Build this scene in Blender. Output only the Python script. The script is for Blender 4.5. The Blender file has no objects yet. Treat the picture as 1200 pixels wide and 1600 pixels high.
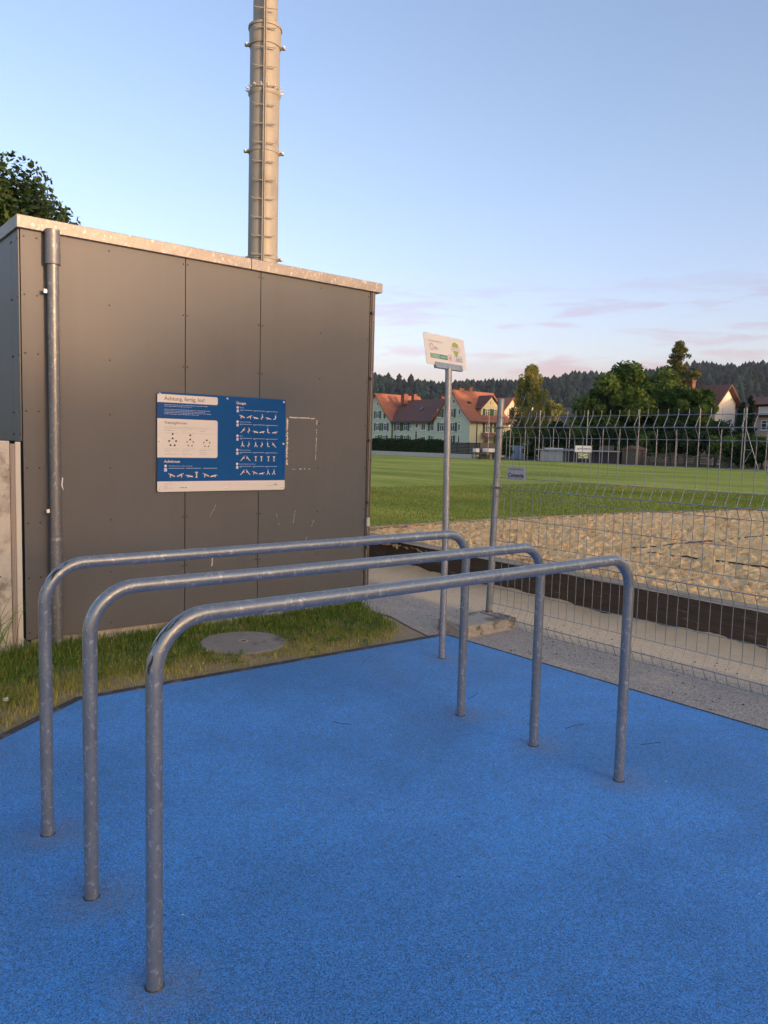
import bpy, math, random
import numpy as np
from mathutils import Matrix, Vector
random.seed(7); rng = np.random.default_rng(7)
SC = bpy.context.scene
COL = SC.collection
R = math.radians

# ------------------------------------------------------------------ camera
cam = bpy.data.cameras.new('camera'); cam_o = bpy.data.objects.new('camera', cam); COL.objects.link(cam_o)
cam.sensor_fit = 'VERTICAL'; cam.sensor_height = 36; cam.sensor_width = 27
cam.lens = 27.056; cam.clip_start = .05; cam.clip_end = 6000
M = Matrix(((0.779746, 0.035349, -0.625097), (-0.625564, 0.085129, -0.775515), (0.025801, 0.995743, 0.088492)))
cam_o.matrix_world = Matrix.Translation((0, 0, 1.58)) @ M.to_4x4()
SC.camera = cam_o

# ------------------------------------------------------------------ light, sky, exposure
SUN_EL = R(4.0); SUN_AZ = R(-81)              # azimuth measured from +X, counter-clockwise
sdir = Vector((math.cos(SUN_AZ) * math.cos(SUN_EL), math.sin(SUN_AZ) * math.cos(SUN_EL), math.sin(SUN_EL)))
sun = bpy.data.lights.new('sun', 'SUN'); sun.energy = 1.0; sun.angle = R(1.0); sun.color = (1.0, .64, .40)
sun_o = bpy.data.objects.new('sun', sun); COL.objects.link(sun_o)
sun_o.rotation_euler = sdir.to_track_quat('Z', 'Y').to_euler(); sun_o.location = sdir * 50
SC.view_settings.view_transform = 'Standard'; SC.view_settings.look = 'None'
SC.view_settings.gamma = 1.0; SC.view_settings.use_curve_mapping = False
SC.view_settings.exposure = 2.10

class NT:
    """small helper around a node tree"""
    def __init__(s, nt): s.t = nt; s.n = nt.nodes; s.l = nt.links
    def new(s, typ, props=None, **ins):
        n = s.n.new(typ)
        for k, v in (props or {}).items(): setattr(n, k, v)
        for k, v in ins.items(): s.put(n, k, v)
        return n
    def put(s, n, k, v):
        if isinstance(k, str):
            if k.startswith('i') and k[1:].isdigit(): sock = n.inputs[int(k[1:])]
            else: sock = n.inputs[k.replace('_', ' ')]
        else: sock = n.inputs[k]
        if isinstance(v, bpy.types.NodeSocket): s.l.new(v, sock)
        else:
            if sock.type == 'RGBA' and hasattr(v, '__len__') and len(v) == 3: v = (*v, 1)
            sock.default_value = v
    def math(s, op, a, b=0.0, c=0.0, clamp=False):
        n = s.new('ShaderNodeMath', dict(operation=op, use_clamp=clamp), i0=a, i1=b, i2=c); return n.outputs[0]
    def vmath(s, op, a, b=(0, 0, 0)):
        n = s.new('ShaderNodeVectorMath', dict(operation=op), i0=a, i1=b); return n.outputs[0]
    def mix(s, f, a, b, mode='MIX'):
        n = s.new('ShaderNodeMix', dict(data_type='RGBA', blend_type=mode), i0=f, i6=a, i7=b); return n.outputs[2]
    def noise(s, v, scale, detail=3, rough=.55, dist=0):
        n = s.new('ShaderNodeTexNoise', None, Vector=v, Scale=scale, Detail=detail, Roughness=rough, Distortion=dist); return n.outputs[0]
    def smooth(s, v, a, b, lo=0.0, hi=1.0):
        n = s.new('ShaderNodeMapRange', dict(interpolation_type='SMOOTHSTEP'), i0=v, i1=a, i2=b, i3=lo, i4=hi); return n.outputs[0]
    def ramp(s, v, stops):
        n = s.new('ShaderNodeValToRGB'); s.put(n, 0, v); e = n.color_ramp.elements
        while len(e) < len(stops): e.new(.5)
        for i, (p, c) in enumerate(stops): e[i].position = p; e[i].color = (*c, 1)
        return n.outputs[0]

world = bpy.data.worlds.new('World'); SC.world = world; world.use_nodes = True
w = NT(world.node_tree); w.n.clear()
sky = w.new('ShaderNodeTexSky', dict(sky_type='NISHITA', sun_disc=False, sun_elevation=SUN_EL, altitude=400,
            air_density=1.0, dust_density=2.6, ozone_density=1.2))
sky.sun_rotation = math.pi / 2 - SUN_AZ
tc = w.new('ShaderNodeTexCoord').outputs['Generated']
sep = w.new('ShaderNodeSeparateXYZ', None, i0=tc)
ez = sep.outputs[2]
flat = w.new('ShaderNodeVectorMath', dict(operation='MULTIPLY'), i0=tc, i1=(5, 5, 34)).outputs[0]
n1 = w.noise(flat, 1.5, 7, .6, .4)
flat2 = w.vmath('MULTIPLY', tc, (2.2, 2.2, 9))
n2 = w.noise(flat2, 2.0, 5, .55, .2)
away = w.smooth(w.new('ShaderNodeVectorMath', dict(operation='DOT_PRODUCT'), i0=tc, i1=tuple(sdir)).outputs['Value'], .75, -.1)
skc = w.mix(1.0, sky.outputs[0], w.mix(away, (1.10, .99, 1.02), (.87, .81, .97)), 'MULTIPLY')
lowm = w.math('MULTIPLY', w.smooth(ez, -.02, .40, 1.0, 0.0), away)
skc = w.mix(lowm, skc, w.mix(1.0, skc, (.97, .93, 1.14), 'MULTIPLY'))
bank_edge = w.math('MULTIPLY_ADD', n2, .075, .068)
bank = w.math('MULTIPLY', w.smooth(w.math('SUBTRACT', bank_edge, ez), -.006, .012), .75)
skc = w.mix(bank, skc, w.mix(1.0, skc, (.90, .81, .88), 'MULTIPLY'))
band = w.math('MULTIPLY', w.smooth(ez, .06, .10), w.smooth(ez, .16, .23, 1, 0))
puff = w.math("MULTIPLY", w.math("MULTIPLY", w.smooth(n1, .49, .62), band), .85)
skc = w.mix(puff, skc, w.mix(1.0, skc, (.98, .80, .81), 'MULTIPLY'))
bg = w.new('ShaderNodeBackground', None, Color=skc, Strength=.15)
out = w.new('ShaderNodeOutputWorld'); w.l.new(bg.outputs[0], out.inputs[0])

# ------------------------------------------------------------------ materials
MAT = {}
def newmat(name):
    m = bpy.data.materials.new(name); m.use_nodes = True; t = NT(m.node_tree)
    return m, t, t.n['Principled BSDF']
def mat(name, c, rough=.7, metal=0.0, var=.15, vs=6.0, bump=.0, bs=40.0, spec=.5, c2=None, c2t=(.5, .7), c2s=3.0, attr=False, trans=0.0, stretch=(1, 1, 1), rvar=0.0):
    """procedural surface: base colour with noise, optional second (dirt/wear) colour, relief"""
    m, t, b = newmat(name)
    o = t.new('ShaderNodeTexCoord').outputs['Object']
    if attr: o = t.new('ShaderNodeNewGeometry').outputs['Position']
    if stretch != (1, 1, 1): o = t.vmath('MULTIPLY', o, stretch)
    n = t.noise(o, vs, 4)
    f = t.math('MULTIPLY_ADD', n, 2 * var, 1 - var)
    col = t.mix(1.0, c, f, 'MULTIPLY')
    col = t.new('ShaderNodeVectorMath', dict(operation='SCALE'), i0=(c[0], c[1], c[2]))
    t.put(col, 3, f); col = col.outputs[0]
    if c2:
        k = t.smooth(t.noise(o, c2s, 5, .62), c2t[0], c2t[1])
        col = t.mix(k, col, c2)
    if attr:
        a = t.new('ShaderNodeAttribute', dict(attribute_name='tint')).outputs['Color']
        col = t.mix(1.0, col, a, 'MULTIPLY')
    t.put(b, 'Base Color', col); t.put(b, 'Metallic', metal); t.put(b, 'Specular IOR Level', spec)
    t.put(b, 'Roughness', t.math('MULTIPLY_ADD', n, rvar, rough - rvar / 2) if rvar else rough)
    if bump:
        bn = t.new('ShaderNodeBump', None, Strength=bump, Distance=.02, Height=t.noise(o, bs, 4)); t.put(b, 'Normal', bn.outputs[0])
    if trans:
        t.put(b, 'Transmission Weight', 0.0)
        tr = t.new('ShaderNodeBsdfTranslucent', None, Color=col); mx = t.new('ShaderNodeMixShader', None, i0=trans)
        t.l.new(b.outputs[0], mx.inputs[1]); t.l.new(tr.outputs[0], mx.inputs[2]); t.l.new(mx.outputs[0], t.n['Material Output'].inputs[0])
    MAT[name] = m; return m

# galvanised steel: mottled zinc with pale worn flecks
def steel(name, base, rough, metal=.62, fleck=.5):
    m, t, b = newmat(name)
    o = t.new('ShaderNodeTexCoord').outputs['Object']
    v = t.new('ShaderNodeTexVoronoi', dict(feature='F1'), Vector=o, Scale=95.0)
    tone = t.math('MULTIPLY_ADD', v.outputs['Color'], .16, .92)
    big = t.math('MULTIPLY_ADD', t.noise(o, 5, 5), .5, .75)
    f = t.math('MULTIPLY', tone, big)
    sc = t.new('ShaderNodeVectorMath', dict(operation='SCALE'), i0=base); t.put(sc, 3, f)
    fl = t.smooth(t.noise(t.vmath('MULTIPLY', o, (46, 46, 30)), 1.0, 3, .6, .8), .57, .66)
    st = t.smooth(t.noise(t.vmath('MULTIPLY', o, (11, 11, 6)), 1.0, 5, .7, .3), .52, .70)
    col = t.mix(t.math('MULTIPLY', fl, fleck), sc.outputs[0], (.62, .62, .60))
    col = t.mix(t.math('MULTIPLY', st, .45), col, (.17, .17, .18))
    t.put(b, 'Base Color', col); t.put(b, 'Metallic', metal)
    t.put(b, 'Roughness', t.math('MULTIPLY_ADD', t.noise(o, 22, 4), .25, rough - .12))
    t.put(b, 'Normal', t.new('ShaderNodeBump', None, Strength=.12, Distance=.002, Height=t.noise(o, 60, 4)).outputs[0])
    MAT[name] = m
steel('galvanised', (.255, .285, .30), .36)
steel('pipe_zinc', (.20, .205, .21), .42, .5, .35)
steel('galvanised_pole', (.35, .365, .375), .40)
steel('zinc_sheet', (.27, .25, .23), .5, .35, .6)
steel('wire', (.30, .32, .34), .42, .6, .2)

# blue rubber granulate
def rubber():
    m, t, b = newmat('blue_rubber')
    o = t.new('ShaderNodeNewGeometry').outputs['Position']
    v = t.new('ShaderNodeTexVoronoi', dict(feature='F1'), Vector=o, Scale=300.0, Randomness=1.0)
    gr = t.new('ShaderNodeSeparateColor', None, i0=v.outputs['Color']).outputs[0]
    v2 = t.noise(o, 120, 3, .7)
    g = t.math('ADD', t.math('MULTIPLY_ADD', t.math('POWER', gr, 1.6), 1.0, .50), t.math('MULTIPLY_ADD', v2, .7, -.35))
    big = t.math('MULTIPLY', t.math('MULTIPLY_ADD', t.noise(o, 2.3, 6, .65), .5, .75), t.smooth(t.noise(o, .8, 4, .55, .3), .34, .66, .84, 1.12))
    sc = t.new('ShaderNodeVectorMath', dict(operation='SCALE'), i0=(.055, .29, .71)); t.put(sc, 3, t.math('MULTIPLY', g, big))
    dark = t.math('MULTIPLY', t.smooth(gr, .15, .06), .62)
    pale = t.math('MULTIPLY', t.smooth(gr, .955, .985), .4)
    col = t.mix(dark, sc.outputs[0], (.006, .03, .09)); col = t.mix(pale, col, (.16, .30, .52))
    # dust and sand worn in: patches, and rings around the feet of the bars
    dm = t.smooth(t.noise(o, 1.7, 6, .65, .4), .52, .75)
    fine = t.smooth(t.noise(o, 45, 3, .7), .42, .66)
    dust = t.math('MULTIPLY', t.math('MULTIPLY', dm, fine), .30)
    for (x, y) in FEET:
        d = t.new('ShaderNodeVectorMath', dict(operation='DISTANCE'), i0=o, i1=(x + .02, y - .02, .0)).outputs['Value']
        dw = t.math('ADD', d, t.math('MULTIPLY_ADD', t.noise(o, 9, 3), .16, -.08))
        r = t.math('MULTIPLY', t.smooth(dw, .02, .22, .5, 0), t.math('MULTIPLY_ADD', fine, .7, .3))
        dust = t.math('MAXIMUM', dust, r)
    col = t.mix(dust, col, (.22, .19, .16))
    t.put(b, 'Base Color', col); t.put(b, 'Roughness', .62); t.put(b, 'Specular IOR Level', .42); t.put(b, 'Sheen Weight', .14); t.put(b, 'Sheen Roughness', .5); t.put(b, 'Sheen Tint', (.55, .78, 1.0, 1))
    h = t.math('ADD', v.outputs['Distance'], t.math('MULTIPLY', v2, 1.2))
    t.put(b, 'Normal', t.new('ShaderNodeBump', None, Strength=.55, Distance=.004, Height=h).outputs[0])
    MAT['blue_rubber'] = m
BARS = [(2.024, 2.052, 1.079, 'near'), (2.572, 2.580, 1.071, 'mid'), (3.100, 3.132, 1.081, 'far')]
XL, XR = .825, 3.143
FEET = [(XL, b[0]) for b in BARS] + [(XR, b[1]) for b in BARS] + [(3.885, 4.089)]
rubber()

# fibre cement cladding with scuffs
def cladding(name, c):
    m, t, b = newmat(name)
    o = t.new('ShaderNodeNewGeometry').outputs['Position']
    n = t.noise(o, 1.3, 5, .6); f = t.math('MULTIPLY_ADD', n, .30, .85)
    g = t.math('MULTIPLY_ADD', t.noise(o, 260, 2, .6), .12, .94)
    run = t.math('MULTIPLY_ADD', t.noise(t.vmath('MULTIPLY', o, (14, 14, .8)), 1.0, 4, .6), .14, .93)
    sc = t.new('ShaderNodeVectorMath', dict(operation='SCALE'), i0=c); t.put(sc, 3, t.math('MULTIPLY', t.math('MULTIPLY', f, g), run))
    z = t.new('ShaderNodeSeparateXYZ', None, i0=o).outputs[2]
    low = t.smooth(z, .4, 1.3, 1, .12)
    scr = t.smooth(t.noise(t.vmath('MULTIPLY', o, (26, 26, 4.5)), 1.0, 6, .72, 1.2), .66, .74)
    spot = t.smooth(t.noise(o, 11, 6, .7), .70, .76)
    k = t.math('MULTIPLY', t.math('MAXIMUM', t.math('MULTIPLY', scr, low), spot), .20)
    col = t.mix(k, sc.outputs[0], (.42, .40, .37))
    t.put(b, 'Base Color', col); t.put(b, 'Roughness', t.math('MULTIPLY_ADD', n, .15, .42)); t.put(b, 'Specular IOR Level', .45)
    t.put(b, 'Normal', t.new('ShaderNodeBump', None, Strength=.10, Distance=.002, Height=t.noise(o, 180, 3)).outputs[0])
    MAT[name] = m
cladding('cladding', (.100, .104, .106))

# asphalt partly covered with sand
def asphalt():
    m, t, b = newmat('asphalt')
    o = t.new('ShaderNodeNewGeometry').outputs['Position']
    v = t.new('ShaderNodeTexVoronoi', None, Vector=o, Scale=130.0)
    gr = t.new('ShaderNodeSeparateColor', None, i0=v.outputs['Color']).outputs[0]
    sc = t.new('ShaderNodeVectorMath', dict(operation='SCALE'), i0=(.36, .315, .26)); t.put(sc, 3, t.math('MULTIPLY_ADD', gr, 1.0, .6))
    s = t.new('ShaderNodeSeparateXYZ', None, i0=o)
    # sand drifts against the timber (x about 6.2) and thins out towards the rubber
    nn = t.noise(t.vmath('MULTIPLY', o, (2.2, 1.1, 1)), 1.0, 6, .65, .5)
    near = t.smooth(s.outputs[0], 4.75, 6.1)
    north = t.smooth(s.outputs[1], 4.6, 7.5, 1.0, .78)
    k = t.smooth(t.math('ADD', t.math('MULTIPLY', t.math('MULTIPLY', near, north), .85), t.math('MULTIPLY', nn, .75)), .50, .85)
    fine = t.smooth(t.noise(o, 38, 4, .75), .30, .62)
    k2 = t.math('MAXIMUM', t.math('MULTIPLY', k, t.math('MULTIPLY_ADD', fine, .45, .55)), t.math('MULTIPLY', t.smooth(nn, .50, .72), t.math('MULTIPLY', fine, .45)))
    sand = t.new('ShaderNodeVectorMath', dict(operation='SCALE'), i0=(.84, .63, .38)); t.put(sand, 3, t.math('MULTIPLY_ADD', t.noise(o, 60, 4), .4, .8))
    col = t.mix(k2, sc.outputs[0], sand.outputs[0])
    t.put(b, 'Base Color', col); t.put(b, 'Roughness', .92)
    t.put(b, 'Normal', t.new('ShaderNodeBump', None, Strength=.5, Distance=.006, Height=t.math('ADD', v.outputs['Distance'], t.noise(o, 20, 4))).outputs[0])
    MAT['asphalt'] = m
asphalt()

def sandmat():
    m, t, b = newmat('sand')
    o = t.new('ShaderNodeNewGeometry').outputs['Position']
    n = t.noise(o, 2.2, 6, .65)
    pit = t.noise(t.vmath('MULTIPLY', o, (7, 11, 7)), 1.0, 4, .6, .5)
    col = t.ramp(t.math('ADD', t.math('MULTIPLY', n, .35), t.math('ADD', t.math('MULTIPLY', pit, .45), t.math('MULTIPLY', t.noise(o, 75, 3, .7), .2))), [(.36, (.40, .21, .08)), (.46, (.92, .60, .27)), (.62, (1.0, .74, .40))])
    t.put(b, 'Base Color', col); t.put(b, 'Roughness', .95); t.put(b, 'Specular IOR Level', .2)
    t.put(b, 'Normal', t.new('ShaderNodeBump', None, Strength=.9, Distance=.05, Height=t.math('ADD', t.noise(o, 14, 5, .6), t.math('MULTIPLY', t.noise(o, 90, 2), .25))).outputs[0])
    MAT['sand'] = m
sandmat()

def lawn():
    m, t, b = newmat('lawn')
    o = t.new('ShaderNodeNewGeometry').outputs['Position']
    # mowing passes run along Y; patches of drier grass
    s = t.new('ShaderNodeSeparateXYZ', None, i0=o)
    wob = t.math('MULTIPLY_ADD', t.noise(o, .12, 2), 3, 0)
    st = t.math('MULTIPLY_ADD', t.math('SINE', t.math('MULTIPLY', t.math('ADD', s.outputs[0], wob), .62)), .05, 1.0)
    n = t.noise(t.vmath('MULTIPLY', o, (.30, .08, 1)), 1.0, 6, .65)
    n2 = t.noise(o, 3.5, 6, .75)
    base = t.ramp(t.math('ADD', t.math('MULTIPLY', n, .62), t.math('MULTIPLY', n2, .38)), [(.36, (.17, .23, .025)), (.50, (.33, .36, .045)), (.64, (.55, .48, .11))])
    sc = t.new('ShaderNodeVectorMath', dict(operation='SCALE'), i0=base); t.put(sc, 3, t.math('MULTIPLY', st, t.math('MULTIPLY_ADD', t.noise(o, 40, 3, .8), .8, .6)))
    t.put(b, 'Base Color', sc.outputs[0]); t.put(b, 'Roughness', .9); t.put(b, 'Specular IOR Level', .15)
    t.put(b, 'Normal', t.new('ShaderNodeBump', None, Strength=.7, Distance=.04, Height=t.noise(o, 22, 5, .8)).outputs[0])
    MAT['lawn'] = m
lawn()

mat('sand_pale', (.80, .60, .37), .95, var=.15, vs=5, bump=.4, bs=60, spec=.2)
mat('ground', (.10, .11, .045), .95, var=.3, vs=.3)
mat('soil', (.34, .26, .16), .95, var=.35, vs=9, bump=.6, bs=60, c2=(.34, .28, .18), c2s=7)
mat('kerb', (.045, .045, .05), .8, var=.3, vs=30, bump=.2, c2=(.16, .14, .12), c2s=9)
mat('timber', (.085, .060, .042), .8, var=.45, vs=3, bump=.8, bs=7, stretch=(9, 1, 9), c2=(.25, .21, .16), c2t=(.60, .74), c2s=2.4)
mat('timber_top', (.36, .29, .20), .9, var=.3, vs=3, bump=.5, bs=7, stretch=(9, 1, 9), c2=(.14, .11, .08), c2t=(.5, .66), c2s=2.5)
mat('concrete', (.56, .52, .44), .9, var=.22, vs=5, bump=.5, bs=45, c2=(.22, .19, .15), c2t=(.47, .68), c2s=4.5)
mat('concrete_block', (.42, .37, .30), .9, var=.2, vs=6, bump=.5, bs=30, c2=(.13, .12, .09), c2t=(.48, .66), c2s=5)
mat('concrete_far', (.50, .48, .46), .9, var=.15, vs=1)
mat('manhole', (.28, .255, .22), .85, var=.2, vs=8, bump=.4, bs=60, c2=(.10, .09, .07), c2t=(.55, .75), c2s=5)
mat('plaster_strip', (.62, .59, .50), .8, var=.1)
mat('perforated', (.40, .34, .29), .6, var=.1)
mat('hole', (.02, .02, .02), .9)
mat('dark_gap', (.012, .012, .012), .9)
mat('screw', (.04, .035, .03), .5, metal=.5)
mat('bolt_bright', (.75, .72, .68), .35, metal=.4)
mat('corner_metal', (.11, .095, .085), .5, metal=.3)
mat('roof_dark', (.08, .08, .08), .8)
mat('mast_paint', (.30, .29, .25), .5, var=.12, vs=2.5, c2=(.24, .23, .20), c2t=(.52, .70), c2s=1.6)
mat('mast_dark', (.03, .028, .026), .6)
mat('cable', (.30, .25, .22), .5)
mat('print_blue', (.008, .085, .27), .16, var=.12, vs=3, spec=.6)
mat('print_white', (.74, .70, .63), .18, var=.03, spec=.6)
mat('print_haze', (.045, .12, .28), .2)
mat('print_pale', (.45, .55, .78), .3)
mat('print_grey', (.30, .29, .28), .3)
mat('print_dark', (.025, .025, .035), .4)
mat('print_tan', (.62, .50, .38), .4)
mat('print_brown', (.20, .16, .12), .4)
mat('chalk', (.72, .66, .58), .9, var=.3, vs=60)
mat('sign_white', (.80, .76, .68), .35, var=.05, c2=(.55, .5, .42), c2t=(.62, .78), c2s=8)
mat('sign_green', (.10, .33, .21), .5)
mat('sign_lime', (.36, .42, .08), .5)
mat('sign_red', (.55, .18, .13), .5)
mat('sign_blue', (.12, .22, .50), .5)
mat('sign_bluegrey', (.20, .24, .32), .5)
mat('plate_grey', (.55, .53, .50), .5)
mat('rope', (.05, .05, .06), .8)
mat('paper', (.80, .78, .75), .9)
mat('twig', (.05, .045, .03), .9)
mat('leaf_debris', (.20, .09, .05), .9)
# far buildings
mat('wall_mint', (.56, .64, .47), .9, var=.08, vs=.6)
mat('wall_mint_lit', (.74, .70, .42), .9, var=.08, vs=.6)  # same house paint as the mint wall, warm light put into its colour
mat('wall_white', (.78, .72, .60), .9, var=.06, vs=.6)
mat('wall_pink', (.52, .40, .34), .9, var=.08, vs=.6)
mat('wall_peach', (.70, .52, .38), .9, var=.06, vs=.6)
def tilemat(name, c):
    m, t, b = newmat(name)
    o = t.new('ShaderNodeTexCoord').outputs['Object']
    n = t.math('MULTIPLY_ADD', t.noise(o, .7, 6, .7), .6, .7)
    g = t.math('MULTIPLY_ADD', t.noise(o, 7, 2, .6), .5, .75)
    sc = t.new('ShaderNodeVectorMath', dict(operation='SCALE'), i0=c); t.put(sc, 3, t.math('MULTIPLY', n, g))
    wv = t.new('ShaderNodeTexWave', dict(bands_direction='Z'), Vector=o, Scale=1.1, Distortion=.3)
    t.put(b, 'Base Color', sc.outputs[0]); t.put(b, 'Roughness', .85)
    t.put(b, 'Normal', t.new('ShaderNodeBump', None, Strength=.4, Distance=.05, Height=wv.outputs[1]).outputs[0])
    MAT[name] = m
tilemat('roof_red', (.32, .125, .075)); tilemat('roof_brown', (.15, .075, .06)); tilemat('roof_old', (.085, .07, .075))
mat('shutter', (.035, .12, .055), .7); mat('window_white', (.78, .77, .74), .5); mat('glass', (.05, .06, .07), .12, spec=.8)
mat('brick_far', (.22, .10, .07), .9); mat('gutter', (.06, .055, .06), .6); mat('door_wood', (.22, .10, .05), .6)
mat('wood_dark', (.045, .04, .042), .8, var=.25, vs=2); mat('wood_old', (.12, .10, .085), .9, var=.3, vs=2); mat('metal_roof', (.42, .44, .50), .5, metal=.3)
mat('shed_dark', (.06, .05, .065), .8); mat('box_blue', (.22, .27, .36), .6); mat('white_tank', (.75, .75, .76), .4)
mat('banner', (.78, .80, .88), .5); mat('green_poster', (.22, .28, .16), .6)
# plants
mat('foliage_maple', (.038, .072, .018), .6, attr=True, var=.25, vs=.5, trans=.22, spec=.3)
mat('foliage_birch', (.30, .30, .09), .7, attr=True, var=.2, vs=.3, trans=.45, spec=.2)
mat('foliage_broad', (.085, .145, .030), .7, attr=True, var=.3, vs=.25, trans=.35, spec=.2)
mat('foliage_conifer', (.13, .15, .05), .8, attr=True, var=.25, vs=.3, trans=.25, spec=.1)
mat('foliage_hedge', (.024, .046, .014), .8, attr=True, var=.25, vs=.8, trans=.15, spec=.2)
mat('foliage_forest', (.019, .037, .036), .95, attr=True, var=.3, vs=.02, spec=.05)
mat('grass_blade', (.20, .235, .045), .6, attr=True, var=.15, vs=2, trans=.25, spec=.25)
mat('bark', (.10, .08, .06), .9, var=.3, vs=4, bump=.5)
mat('bark_birch', (.45, .43, .38), .8, var=.3, vs=3)
mat('hill', (.03, .042, .025), .95, var=.3, vs=.02)

# ------------------------------------------------------------------ object helpers
def tag(o, label=None, cat=None, group=None, kind=None):
    if label: o['label'] = label
    if cat: o['category'] = cat
    if group: o['group'] = group
    if kind: o['kind'] = kind
    return o
def empty(name, loc=(0, 0, 0), label=None, cat=None, group=None, rz=0.0):
    o = bpy.data.objects.new(name, None); COL.objects.link(o); o.location = loc; o.rotation_euler[2] = rz
    o.empty_display_size = .1
    return tag(o, label, cat, group)
def link(name, me, parent=None, loc=None):
    o = bpy.data.objects.new(name, me); COL.objects.link(o)
    if parent: o.parent = parent
    if loc is not None: o.location = loc
    return o
class MB:
    def __init__(s): s.v = []; s.f = []; s.m = []; s.cur = 0
    def add(s, vs, fs):
        b = len(s.v); s.v += [tuple(v) for v in vs]
        for f in fs: s.f.append(tuple(i + b for i in f)); s.m.append(s.cur)
        return s
    def box(s, c, d, rz=0.0, tilt=None):
        cx, cy, cz = c; hx, hy, hz = d[0] / 2, d[1] / 2, d[2] / 2
        P = [Vector((x * hx, y * hy, z * hz)) for z in (-1, 1) for (x, y) in ((-1, -1), (1, -1), (1, 1), (-1, 1))]
        Mx = Matrix.Rotation(rz, 3, 'Z')
        if tilt: Mx = Mx @ Matrix.Rotation(tilt[1], 3, tilt[0])
        return s.add([Vector(c) + Mx @ p for p in P], [(0, 3, 2, 1), (4, 5, 6, 7), (0, 1, 5, 4), (1, 2, 6, 5), (2, 3, 7, 6), (3, 0, 4, 7)])
    def tube(s, pts, r, n=8, cap=True):
        pts = [Vector(p) for p in pts]; rs = r if hasattr(r, '__len__') else [r] * len(pts)
        t0 = (pts[1] - pts[0]).normalized(); up = Vector((0, 0, 1)) if abs(t0.z) < .9 else Vector((1, 0, 0))
        u = t0.cross(up).normalized(); ring = []; vs = []
        for i, p in enumerate(pts):
            a = pts[min(i + 1, len(pts) - 1)] - pts[max(i - 1, 0)]; a.normalize()
            u = (u - a * u.dot(a)).normalized(); v = a.cross(u)
            for k in range(n):
                q = 2 * math.pi * k / n; vs.append(p + (u * math.cos(q) + v * math.sin(q)) * rs[i])
        fs = []
        for i in range(len(pts) - 1):
            for k in range(n):
                a = i * n + k; b = i * n + (k + 1) % n; fs.append((a, b, b + n, a + n))
        if cap: fs.append(tuple(range(n - 1, -1, -1))); fs.append(tuple((len(pts) - 1) * n + k for k in range(n)))
        return s.add(vs, fs)
    def prism(s, poly, a, b):
        """poly: points (3D) of the front face; a->b offset vector extruded"""
        off = Vector(b) - Vector(a); n = len(poly); P = [Vector(p) for p in poly]
        vs = P + [p + off for p in P]
        fs = [tuple(range(n)), tuple(range(2 * n - 1, n - 1, -1))] + [(i, i + n, (i + 1) % n + n, (i + 1) % n) for i in range(n)]
        return s.add(vs, fs)
    def lathe(s, c, prof, n=24):
        """prof: (r, z) from bottom to top around vertical axis at c"""
        vs = []; fs = []
        for r, z in prof:
            for k in range(n):
                q = 2 * math.pi * k / n; vs.append((c[0] + r * math.cos(q), c[1] + r * math.sin(q), c[2] + z))
        for i in range(len(prof) - 1):
            for k in range(n):
                a = i * n + k; b = i * n + (k + 1) % n; fs.append((a, b, b + n, a + n))
        fs.append(tuple(range(n - 1, -1, -1))); fs.append(tuple((len(prof) - 1) * n + k for k in range(n)))
        return s.add(vs, fs)
    def mesh(s, name, mats, smooth=False):
        me = bpy.data.meshes.new(name); me.from_pydata(s.v, [], s.f)
        for m in (mats if isinstance(mats, (list, tuple)) else [mats]): me.materials.append(MAT[m])
        if any(s.m): me.polygons.foreach_set('material_index', s.m)
        if smooth: me.polygons.foreach_set('use_smooth', [True] * len(me.polygons)); me.set_sharp_from_angle(angle=R(35))
        me.update(); return me
    def build(s, name, mats, parent=None, smooth=False, bevel=0.0, loc=None):
        o = link(name, s.mesh(name, mats, smooth), parent, loc)
        if bevel:
            b = o.modifiers.new('bevel', 'BEVEL'); b.width = bevel; b.segments = 2; b.limit_method = 'ANGLE'
        return o
def fast_mesh(name, verts, faces_n, idx, matname, tint=None):
    """large mesh from numpy: every face has faces_n corners; tint = per-face colour"""
    me = bpy.data.meshes.new(name); nf = len(idx) // faces_n
    me.vertices.add(len(verts)); me.vertices.foreach_set('co', np.asarray(verts, np.float32).ravel())
    me.loops.add(len(idx)); me.loops.foreach_set('vertex_index', np.asarray(idx, np.int32))
    me.polygons.add(nf); me.polygons.foreach_set('loop_start', np.arange(nf, dtype=np.int32) * faces_n)
    me.polygons.foreach_set('loop_total', np.full(nf, faces_n, np.int32))
    me.update(calc_edges=True)
    if tint is not None:
        a = me.attributes.new('tint', 'FLOAT_COLOR', 'FACE'); c = np.ones((nf, 4), np.float32); c[:, :3] = tint
        a.data.foreach_set('color', c.ravel())
    me.materials.append(MAT[matname]); return me
def text_mesh(txt, size, matname, bold=0.0, name='lettering'):
    cu = bpy.data.curves.new('t', 'FONT'); cu.body = txt; cu.size = size; cu.offset = bold; cu.resolution_u = 2
    ob = bpy.data.objects.new('t', cu); COL.objects.link(ob)
    dg = bpy.context.evaluated_depsgraph_get(); me = bpy.data.meshes.new_from_object(ob.evaluated_get(dg))
    bpy.data.objects.remove(ob); me.name = name
    return [tuple(v.co) for v in me.vertices], [tuple(p.vertices) for p in me.polygons]

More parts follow.
